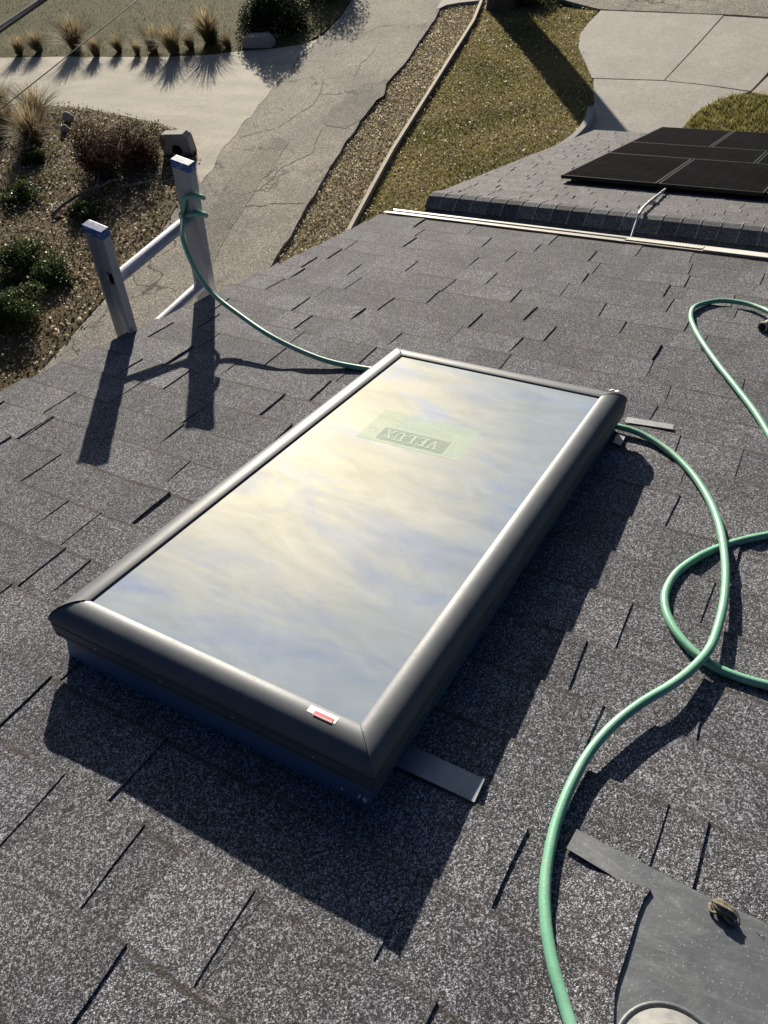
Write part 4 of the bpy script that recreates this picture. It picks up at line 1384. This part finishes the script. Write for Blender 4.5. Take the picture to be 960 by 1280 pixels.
v, f = blades(np.c_[P2, np.full(len(P2), 0.075)], 0.09, 0.022, 1.0)
gl = mesh_obj('grass', v, f, MT['blade'], tone=np.clip(0.35 + rng.normal(size=len(P2)) * 0.2, 0, 1)); tag(gl, 'tufted green grass of the island behind the solar panels', 'grass', kind='stuff')


def litter(poly, n, z, size, label, bias=0.5, mat='litter'):
    P = scatter(poly, n) + rng.normal(size=(n, 2)) * 0.07
    C = np.c_[P, z + 0.012 + rng.random(n) * 0.03]
    v, f = quads(C, size, 0.5, 0.62)
    t_ = np.clip(bias + rng.normal(size=n) * 0.32, 0, 1)
    o = mesh_obj('leaf_litter', v, f, MT[mat], tone=t_)
    return tag(o, label, 'leaf litter', kind='stuff')


litter(BEDP, 46000, ZR + 0.02, 0.062, 'brown and pale leaf litter covering the planted bed at left', 0.6)
litter(STRIPP, 20000, 0.0, 0.042, 'pale leaf litter on the verge between road and edging board', 0.76)
P2 = scatter(STRIPP, 16000)
v, f = blades(np.c_[P2, np.zeros(len(P2))], 0.035, 0.018, 1.8)
gl = mesh_obj('grass', v, f, MT['blade'], tone=np.clip(0.72 + rng.normal(size=len(P2)) * 0.2, 0, 1)); tag(gl, 'thin dry grass on the leafy verge beside the road', 'grass', kind='stuff')
litter(LAWNP, 9000, 0.02, 0.045, 'dry leaves strewn over the grass beside the driveway', 0.62)

# low weeds in patches over the bed
P2 = scatter(BEDP, 60000)
nz_ = np.sin(P2[:, 0] * 1.9 + 1.7 * np.sin(P2[:, 1] * 1.3)) * np.cos(P2[:, 1] * 2.1 + np.sin(P2[:, 0] * 0.8)) + 0.5 * np.sin(P2[:, 0] * 5.1) * np.sin(P2[:, 1] * 4.3)
P2 = P2[nz_ + rng.normal(size=len(P2)) * 0.22 > 0.38]
C = np.c_[P2, ZR + 0.02 + 0.16 * rng.random(len(P2)) ** 1.4]
v, f = quads(C, 0.055, 0.3, 0.6)
wo_ = mesh_obj('ground_cover', v, f, MT['weed'], tone=np.clip(0.5 + rng.normal(size=len(P2)) * 0.3, 0, 1))
tag(wo_, 'dark green weeds in patches among the leaf litter of the bed', 'ground cover', kind='stuff')

# edging board
eb = [ground(a, b, 0.0) for a, b in [(612, -14), (604, 0), (592, 30), (567, 70), (541, 112), (516, 152), (491, 192), (467, 236), (443, 281), (424, 318)]]
mbd = MB()
for i in range(len(eb) - 1):
    a, b = eb[i], eb[i + 1]
    d = (b - a); L_ = np.linalg.norm(d); d /= L_
    nrm = np.array([-d[1], d[0], 0])
    mbd.box((a + b) / 2 + np.array([0, 0, 0.045]), (L_ - 0.004, 0.085, 0.13), [d, nrm, [0, 0, 1]])
e0 = eb[4]
ebo = mbd.build('garden_edging', MT['board'], off=e0, tone=False); ebo.location = e0
tag(ebo, 'long pale edging board dividing the leafy verge from the grass', 'edging')

# curved stone curb beside the driveway
cpx = [(739, 133), (736, 145), (728, 158), (716, 170), (702, 180), (686, 190), (664, 203), (640, 218)]
cw_ = [ground(a, b, 0.22) for a, b in cpx]
cc = catmull(cw_, 5)
V, F = [], []
T = np.gradient(cc, axis=0); T[:, 2] = 0; T /= np.linalg.norm(T, axis=1)[:, None]
for i, q in enumerate(cc):
    nrm = np.array([-T[i, 1], T[i, 0], 0])
    for s, z in ((-0.085, -0.06), (-0.08, 0.20), (-0.065, 0.22), (0.065, 0.22), (0.08, 0.20), (0.085, -0.06)):
        V.append((q[0] + nrm[0] * s, q[1] + nrm[1] * s, z))
n = 6
F = [(i * n + k, (i + 1) * n + k, (i + 1) * n + k + 1, i * n + k + 1) for i in range(len(cc) - 1) for k in range(n - 1)] + [tuple(range(n)), tuple((len(cc) - 1) * n + k for k in range(n - 1, -1, -1))]
kb = np.array([cw_[0][0], cw_[0][1], 0])
ko = mesh_obj('stone_curb', V, F, MT['stone'], None, False, None, kb); ko.location = kb
tag(ko, 'curved grey stone curb between the grass and the driveway', 'curb')

# ------------------------------------------------------------------ culvert headwalls
def headwall(px, py, w, h, d, yaw, hole, label, cham=0.42):
    b = ground(px, py, ZR)
    root = empty('culvert_headwall', Matrix.Translation(b) @ Matrix.Rotation(yaw, 4, 'Z'), label, 'headwall', 'concrete culvert headwalls by the driveway')
    c = h * cham
    pr = [(-w / 2, -0.05), (w / 2, -0.05), (w / 2, h - c), (w / 2 - c * 1.1, h), (-w / 2 + c * 1.1, h), (-w / 2, h - c)]
    V = [(x, -d / 2, z) for x, z in pr] + [(x, d / 2, z) for x, z in pr]
    n = len(pr)
    F = [tuple(range(n)), tuple(range(2 * n - 1, n - 1, -1))] + [(i, n + i, n + (i + 1) % n, (i + 1) % n) for i in range(n)]
    o = mesh_obj('block', V, F, MT['stone'], root)
    bv = o.modifiers.new('bevel', 'BEVEL'); bv.width = 0.012; bv.segments = 2
    if hole:
        v, f = tube([(0.02, -d / 2 - 0.006, hole * 0.75), (0.02, -d / 2 + 0.05, hole * 0.75)], hole, 18)
        mesh_obj('pipe_mouth', v, f, MT['hole'], root)
    return root


headwall(325, 58, 1.05, 0.34, 0.34, R(4), 0, 'chamfered concrete headwall at the foot of the dark evergreen bush')
headwall(226, 191, 0.86, 0.52, 0.26, R(10), 0.15, 'concrete headwall with a dark pipe mouth beside the russet bush', 0.2)

# ------------------------------------------------------------------ plants
def clump_mesh(name, n, h, spread, seed, mat):
    r = np.random.default_rng(seed)
    V, F, Tn = [], [], []
    for i in range(n):
        a = r.random() * 2 * math.pi
        b0 = np.array([math.cos(a), math.sin(a), 0]) * r.random() * 0.10
        out_ = np.array([math.cos(a), math.sin(a), 0])
        hh = h * (0.55 + 0.55 * r.random()); sp_ = spread * (0.15 + r.random() ** 1.3)
        side = np.array([-out_[1], out_[0], 0])
        w = 0.006
        base = len(V)
        for k in range(5):
            t_ = k / 4
            c = b0 + out_ * sp_ * t_ ** 1.6 + np.array([0, 0, hh * (t_ * 1.15 - 0.32 * t_ ** 2.4 * (sp_ / spread + 0.3))])
            ww = w * (1 - 0.8 * t_)
            V += [c - side * ww, c + side * ww]
        for k in range(4):
            F.append((base + 2 * k, base + 2 * k + 1, base + 2 * k + 3, base + 2 * k + 2)); Tn.append(min(1, max(0, 0.25 + 0.16 * k + r.normal() * 0.15)))
    return V, F, Tn


CV = [clump_mesh('c', 520, 0.50, 0.46, s, None) for s in (1, 2, 3)]
clumps = [((24, 68), 0.75, 0, 'straw', 'pale grass clump at the left picture edge above the driveway'), ((95, 60), 1.2, 1, 'straw', 'bushy straw grass clump under the thin wire'), ((121, 69), 0.72, 2, 'straw', 'small upright straw clump casting a thin shadow on the driveway'),
          ((150, 63), 0.62, 0, 'straw', 'dull low grass clump in the middle of the row'), ((191, 64), 0.9, 1, 'straw', 'leaning tan grass clump left of the broadest clump'), ((219, 66), 1.05, 2, 'straw', 'broad tan grass clump with a fan of shadow on the driveway'),
          ((264, 52), 1.25, 0, 'straw', 'tallest straw grass clump, green at its foot'), ((240, 60), 0.6, 1, 'straw', 'low dry tuft left of the tallest grass clump'),
          ((50, 63), 0.8, 1, 'straw', 'faded loose clump between the picture edge clump and the one under the wire'), ((172, 67), 0.5, 2, 'straw', 'tiny dull tuft between the low middle clump and the leaning tan one'), ((287, 58), 0.55, 0, 'straw', 'small straw tuft between the tallest clump and the chamfered headwall'),
          ((45, 150), 1.15, 2, 'straw', 'straw clump at the upper edge of the planted bed'), ((46, 178), 1.2, 0, 'straw', 'spreading pale clump below the boulders in the bed'), ((8, 142), 1.1, 1, 'straw', 'straw clump at the left picture edge in the bed'), ((6, 160), 0.9, 2, 'straw', 'dim tuft at the left picture edge lower in the bed')]
protos = {}
for (pp, sc_, kk, mt, lb_) in clumps:
    z = ZR + 0.02
    b = ground(*pp, z)
    if kk not in protos:
        V, F, Tn = CV[kk]
        o = mesh_obj('grass_clump', V, F, MT[mt], tone=Tn); protos[kk] = o
    else:
        o = protos[kk].copy(); COL.objects.link(o)
    o.location = b; o.scale = (sc_ * 1.7,) * 3; o.rotation_euler = (rng.normal() * 0.2, rng.normal() * 0.2, rng.random() * 6)
    tag(o, lb_, 'grass clump', 'dry ornamental grass clumps')


def bush(name, px, py, z, rad, h, n, leaf, mat, label, cat='bush', seed=0, flat=0.35, up=0.2, stems=14, group=None):
    b = ground(px, py, z)
    r = np.random.default_rng(seed + 100)
    root = empty(name, Matrix.Translation(b), label, cat, group)
    nl = 26
    C = r.normal(size=(nl, 3)); C /= np.linalg.norm(C, axis=1)[:, None]; C[:, 2] = np.abs(C[:, 2])
    C = C * np.array([rad[0], rad[1], h]) * (0.35 + 0.5 * r.random((nl, 1)))
    sz = (0.26 + 0.22 * r.random(nl)) * min(rad[0], rad[1])
    w = sz ** 2; idx = r.choice(nl, n, p=w / w.sum())
    D = r.normal(size=(n, 3)); D /= np.linalg.norm(D, axis=1)[:, None]
    P = C[idx] + D * (sz[idx] * (0.55 + 0.5 * r.random(n)))[:, None] * np.array([1, 1, min(1.2, h / rad[0])])
    P = P[P[:, 2] > 0.01]
    v, f = quads(P, leaf, up, 0.55)
    t_ = np.clip(0.35 + 0.45 * (r.random(len(P)) - 0.3) + r.normal(size=len(P)) * 0.2 + 0.15 * (r.random(nl)[idx][:len(P)] - 0.5), 0, 1)
    mesh_obj('foliage', v, f, MT[mat], root, tone=t_)
    sm = MB()
    for k in range(stems):
        q = C[k % nl] * (0.7 + 0.5 * r.random())
        v, f = tube(catmull([(r.normal() * 0.05, r.normal() * 0.05, -0.02), q * np.array([0.4, 0.4, 0.55]), q], 4), np.linspace(0.016, 0.004, 9), 5)
        sm.add(v, f)
    sm.build('stems', MT['bark'], root, tone=False)
    return root


bush('evergreen_bush', 343, 38, ZR, (1.25, 1.2), 1.5, 24000, 0.06, 'evergreen', 'big rounded dark evergreen bush at the corner of driveway and road', seed=1)
bush('evergreen_bush', 404, -12, ZR, (1.3, 1.2), 1.5, 20000, 0.06, 'evergreen', 'evergreen bush added to fill the shade, cut by the top edge beside the road', seed=31)  # added bush; its mass and shadow darken the lawn beside the first
bush('russet_bush', 154, 208, ZR + 0.02, (1.55, 1.0), 1.35, 32000, 0.042, 'russet', 'dense russet brown bush beside the concrete headwall', seed=2)
bush('green_shrub', 30, 335, ZR + 0.02, (1.0, 0.8), 0.5, 9000, 0.055, 'ivy', 'low green leafy shrub at the left picture edge above the darkest one', 'shrub', 3)
bush('green_shrub', 62, 350, ZR + 0.02, (0.7, 0.6), 0.36, 5000, 0.055, 'ivy', 'small leafy shrub nearest the left ladder rail', 'shrub', 4)
bush('green_shrub', 18, 395, ZR + 0.02, (1.15, 0.8), 0.55, 10000, 0.055, 'ivy', 'large dark shrub low at the left picture edge', 'shrub', 5)
bush('green_shrub', 108, 268, ZR + 0.02, (0.55, 0.4), 0.32, 3600, 0.05, 'ivy', 'pale leaved shrub among the fallen branches', 'shrub', 6)
bush('green_shrub', 25, 245, ZR + 0.02, (0.9, 0.5), 0.34, 5000, 0.05, 'ivy', 'flat dark shrub left of the fallen branch', 'shrub', 7)
bush('green_shrub', 45, 200, ZR + 0.02, (0.5, 0.4), 0.36, 3000, 0.045, 'ivy', 'small dark shrub below the pale spreading grass clump', 'shrub', 8)
bush('green_shrub', 270, 55, ZR + 0.02, (0.3, 0.3), 0.4, 1300, 0.045, 'ivy', 'little green shrub inside the row of dry grass', 'shrub', 9)

# boulders
def boulder(px, py, s, label, seed):
    b = ground(px, py, ZR + 0.02)
    bm = bmesh.new(); bmesh.ops.create_icosphere(bm, subdivisions=3, radius=1)
    r = np.random.default_rng(seed); off = r.random(3) * 10
    for v in bm.verts:
        k = 1 + 0.16 * math.sin(v.co.x * 3 + off[0]) * math.cos(v.co.y * 2.6 + off[1]) + 0.08 * math.sin(v.co.z * 6 + off[2])
        v.co = Vector((v.co.x * s[0] * k, v.co.y * s[1] * k, v.co.z * s[2] * k + s[2] * 0.5))
    me = bpy.data.meshes.new('boulder'); bm.to_mesh(me); bm.free(); me.materials.append(MT['boulder'])
    for p_ in me.polygons: p_.use_smooth = True
    o = bpy.data.objects.new('boulder', me); COL.objects.link(o); o.location = b
    return tag(o, label, 'boulder', 'pale boulders beside the russet bush')


boulder(86, 150, (0.2, 0.14, 0.14), 'larger pale boulder at the left of the russet bush', 1)
boulder(82, 164, (0.13, 0.12, 0.12), 'smaller round boulder just below the larger one', 2)

# fallen branches
def branch(pts, r0, r1_, label, twigs=()):
    P = [ground(a, b, ZR + 0.02 + h) + np.zeros(3) for a, b, h in pts]
    mbr = MB()
    cp_ = catmull(P, 6); v, f = tube(cp_, np.linspace(r0, r1_, len(cp_)), 8); mbr.add(v, f)
    for tw in twigs:
        Q = [ground(a, b, ZR + 0.02 + h) for a, b, h in tw]; cq = catmull(Q, 5)
        v, f = tube(cq, np.linspace(r1_ * 1.1, 0.006, len(cq)), 6); mbr.add(v, f)
    b0 = np.asarray(P[0]); o = mbr.build('fallen_branch', MT['deadwood'], off=b0, tone=False, smooth=True); o.location = b0
    return tag(o, label, 'branch', 'dead branches lying in the bed')


branch([(66, 268, 0.05), (82, 254, 0.10), (104, 241, 0.12), (122, 235, 0.14)], 0.05, 0.025, 'crooked grey branch pointing at the russet bush', [[(104, 241, 0.12), (120, 232, 0.2), (124, 214, 0.25)], [(122, 235, 0.14), (140, 226, 0.16), (160, 222, 0.2)]])
branch([(150, 234, 0.04), (172, 230, 0.06), (194, 225, 0.05)], 0.045, 0.022, 'straight dark branch lying below the russet bush')

# tree at the top: only its foot and shadow are in the picture
tb = ground(628, 8, 0)
tree = empty('tree', Matrix.Translation(tb), 'thick tree trunk at the top edge casting a long shadow over the grass', 'tree')
tp = [(0, 0, -0.1), (0.02, 0.0, 0.25), (0.05, 0.03, 1.5), (0.0, 0.06, 3.2), (0.06, 0.0, 4.8), (0.1, 0.1, 6.2)]
tc = catmull(tp, 5)
v, f = tube(tc, np.interp(np.linspace(0, 1, len(tc)), [0, 0.06, 0.2, 0.7, 1], [0.75, 0.55, 0.48, 0.38, 0.12]), 16)
mesh_obj('trunk', v, f, MT['bark'], tree, True)
for k in range(7):
    a = k * 2.4; h0 = 3.8 + k * 0.3
    v, f = tube(catmull([(0, 0, h0), (0.7 * math.cos(a), 0.7 * math.sin(a), h0 + 0.6), (1.4 * math.cos(a), 1.4 * math.sin(a), h0 + 0.8)], 5), np.linspace(0.14, 0.03, 11), 8)
    mesh_obj('limb', v, f, MT['bark'], tree, True)
nl = 30
C = rng.normal(size=(nl, 3)); C /= np.linalg.norm(C, axis=1)[:, None]
C = C * np.array([1.5, 1.5, 1.0]) * (0.4 + 0.6 * rng.random((nl, 1))) + np.array([0, 0, 5.7])
idx = rng.integers(0, nl, 9000)
D = rng.normal(size=(9000, 3)); D /= np.linalg.norm(D, axis=1)[:, None]
P = C[idx] + D * (0.45 * rng.random((9000, 1)) ** 0.5)
v, f = quads(P, 0.12, 0.2, 0.6)
mesh_obj('crown', v, f, MT['evergreen'], tree, tone=np.clip(0.4 + rng.normal(size=9000) * 0.25, 0, 1))
bush('green_shrub', 668, 2, 0.0, (0.9, 0.6), 0.6, 4200, 0.06, 'evergreen', 'dark shrub at the right foot of the tree trunk', 'shrub', 21)
bush('green_shrub', 640, -4, 0.0, (0.7, 0.6), 0.5, 3200, 0.06, 'evergreen', 'dark shrub at the foot of the tree trunk, top edge', 'shrub', 22)

# overhead cables
def span(a, b, da, db, r, name, mat, label, ext=3.0, sag=0.15):
    A_ = CAMP + ray(*a) / FPX * da; B_ = CAMP + ray(*b) / FPX * db
    d = B_ - A_
    P = [A_ + d * t_ + np.array([0, 0, -sag * (1 - (2 * (t_ + ext) / (1 + 2 * ext) - 1) ** 2) + sag]) * 0 for t_ in np.linspace(-ext, 1 + ext, 25)]
    v, f = tube(P, r, 8)
    o = mesh_obj(name, v, f, mat, None, True, None, A_); o.location = A_
    return tag(o, label, 'cable')


span((0, 137), (172, 0), 8.0, 9.6, 0.006, 'overhead_wire', MT['cable_dark'], 'thin dark wire crossing the driveway at top left', 4.0)
sc_ = span((0, 34), (52, -1), 9.0, 9.4, 0.019, 'overhead_cable', MT['cable'], 'thick pale twin cable crossing the top left corner', 8.0)
A_ = CAMP + ray(0, 40) / FPX * 9.0; B_ = CAMP + ray(56, 1) / FPX * 9.4
v, f = tube([A_ + (B_ - A_) * t_ for t_ in np.linspace(-8, 9, 12)], 0.013, 8)
mesh_obj('dark_conductor', v, f, MT['cable_dark'], sc_, True, None, sc_.location)

# ------------------------------------------------------------------ sky, sun, camera
w = bpy.data.worlds.new('World'); scene.world = w; w.use_nodes = True
nt = w.node_tree
for nd_ in list(nt.nodes): nt.nodes.remove(nd_)
N = lambda k, **kw: (lambda n_: ([setattr(n_, a, b) for a, b in kw.items()], n_)[1])(nt.nodes.new(k))
LK = nt.links.new
out_ = N('ShaderNodeOutputWorld'); bg = N('ShaderNodeBackground'); bg.inputs['Strength'].default_value = 0.05
LK(bg.outputs[0], out_.inputs[0])
sk = N('ShaderNodeTexSky', sky_type='NISHITA', sun_disc=False, sun_elevation=SUN_EL, sun_rotation=SUN_AZ, altitude=50, air_density=1.0, dust_density=0.6, ozone_density=5.0)
tcw = N('ShaderNodeTexCoord')
sep = N('ShaderNodeSeparateXYZ'); LK(tcw.outputs['Generated'], sep.inputs[0])


def wm(op, a, b=None, clamp=False):
    n_ = N('ShaderNodeMath', operation=op, use_clamp=clamp)
    for i, v_ in ((0, a), (1, b)):
        if v_ is None: continue
        if hasattr(v_, 'is_linked'): LK(v_, n_.inputs[i])
        else: n_.inputs[i].default_value = v_
    return n_.outputs[0]


zc = wm('ADD', wm('MAXIMUM', sep.outputs[2], 0.0), 0.12)
cx_, cy_ = wm('DIVIDE', sep.outputs[0], zc), wm('DIVIDE', sep.outputs[1], zc)
cmb = N('ShaderNodeCombineXYZ'); LK(cx_, cmb.inputs[0]); LK(cy_, cmb.inputs[1])
mp = N('ShaderNodeMapping'); mp.inputs['Rotation'].default_value = (0, 0, R(22)); mp.inputs['Scale'].default_value = (0.9, 2.0, 1)
LK(cmb.outputs[0], mp.inputs['Vector'])


def wnoise(scale, det, rough, dist, offs=(0, 0, 0)):
    m2 = N('ShaderNodeMapping'); m2.inputs['Location'].default_value = offs; LK(mp.outputs[0], m2.inputs['Vector'])
    n_ = N('ShaderNodeTexNoise'); n_.inputs['Scale'].default_value = scale; n_.inputs['Detail'].default_value = det; n_.inputs['Roughness'].default_value = rough; n_.inputs['Distortion'].default_value = dist
    LK(m2.outputs[0], n_.inputs['Vector']); return n_.outputs['Fac']


def wramp(fac, stops):
    n_ = N('ShaderNodeValToRGB'); cr = n_.color_ramp
    while len(cr.elements) < len(stops): cr.elements.new(0.5)
    for e, (p_, c_) in zip(cr.elements, stops): e.position = p_; e.color = (*c_, 1)
    LK(fac, n_.inputs[0]); return n_.outputs[0]


def wmix(a, b, fac, mode='MIX'):
    n_ = N('ShaderNodeMix', data_type='RGBA', blend_type=mode)
    for i, v_ in ((0, fac), (6, a), (7, b)):
        if hasattr(v_, 'is_linked'): LK(v_, n_.inputs[i])
        elif i == 0: n_.inputs[0].default_value = v_
        else: n_.inputs[i].default_value = (*v_, 1)
    return n_.outputs[2]


mask = wramp(wnoise(2.3, 12, 0.66, 1.1), [(0.30, g3(0.58)), (0.52, g3(1))])
shade = wramp(wnoise(4.2, 12, 0.66, 0.9, (3.1, 1.7, 0)), [(0.3, g3(0.80)), (0.7, g3(1.12))])
dp = N('ShaderNodeVectorMath', operation='DOT_PRODUCT'); LK(tcw.outputs['Generated'], dp.inputs[0]); dp.inputs[1].default_value = tuple(SUN_DIR)
dpc = wm('MAXIMUM', dp.outputs['Value'], 0.0)
bank = wramp(dpc, [(0.62, (0.20, 0.40, 0.90)), (0.76, (2.6, 3.5, 4.5)), (0.88, (4.7, 5.5, 6.2)), (0.95, (7.0, 7.3, 7.0)), (1.0, (14.5, 12.8, 9.0))])
halo2 = wm('POWER', dpc, 90.0); halo3 = wm('POWER', dpc, 900.0)
sc2 = N('ShaderNodeVectorMath', operation='SCALE'); sc2.inputs[0].default_value = (4.0, 3.4, 1.9); LK(halo2, sc2.inputs['Scale'])
sc3 = N('ShaderNodeVectorMath', operation='SCALE'); sc3.inputs[0].default_value = (9.0, 8.0, 5.0); LK(halo3, sc3.inputs['Scale'])
ad1 = N('ShaderNodeVectorMath', operation='ADD'); LK(sc2.outputs[0], ad1.inputs[0]); LK(sc3.outputs[0], ad1.inputs[1])
ad2 = N('ShaderNodeVectorMath', operation='ADD'); LK(ad1.outputs[0], ad2.inputs[0]); LK(bank, ad2.inputs[1])
cloud = wmix(ad2.outputs[0], shade, 1.0, 'MULTIPLY')
mask = wm('MAXIMUM', mask, wm('POWER', dpc, 45.0))
LK(wmix(wmix(sk.outputs[0], (0.72, 0.95, 1.4), 1.0, 'MULTIPLY'), cloud, wm('MULTIPLY', mask, 0.95)), bg.inputs['Color'])

sl = bpy.data.lights.new('sun', 'SUN'); sl.energy = 5.0; sl.angle = R(0.55); sl.color = (1.0, 0.905, 0.755)
so_ = bpy.data.objects.new('sun', sl); COL.objects.link(so_)
so_.rotation_euler = Vector(SUN_DIR).to_track_quat('Z', 'Y').to_euler()
so_.location = (0, 0, 30)

cam = bpy.data.cameras.new('camera'); co = bpy.data.objects.new('camera', cam); COL.objects.link(co)
cam.sensor_fit = 'VERTICAL'; cam.sensor_height = 24.0; cam.lens = 24.0 * FPX / 1280.0
cam.clip_start = 0.02; cam.clip_end = 2000
co.matrix_world = Matrix([[RIGHT[i], UP[i], -FWD[i], CAMP[i]] for i in range(3)] + [[0, 0, 0, 1]])
scene.camera = co
scene.view_settings.view_transform = 'Standard'
scene.view_settings.look = 'None'
scene.view_settings.exposure = 1.0
scene.view_settings.gamma = 1.0
scene.render.engine = 'CYCLES'
scene.cycles.max_bounces = 6
scene.cycles.use_denoising = True
scene.cycles.sample_clamp_indirect = 6.0
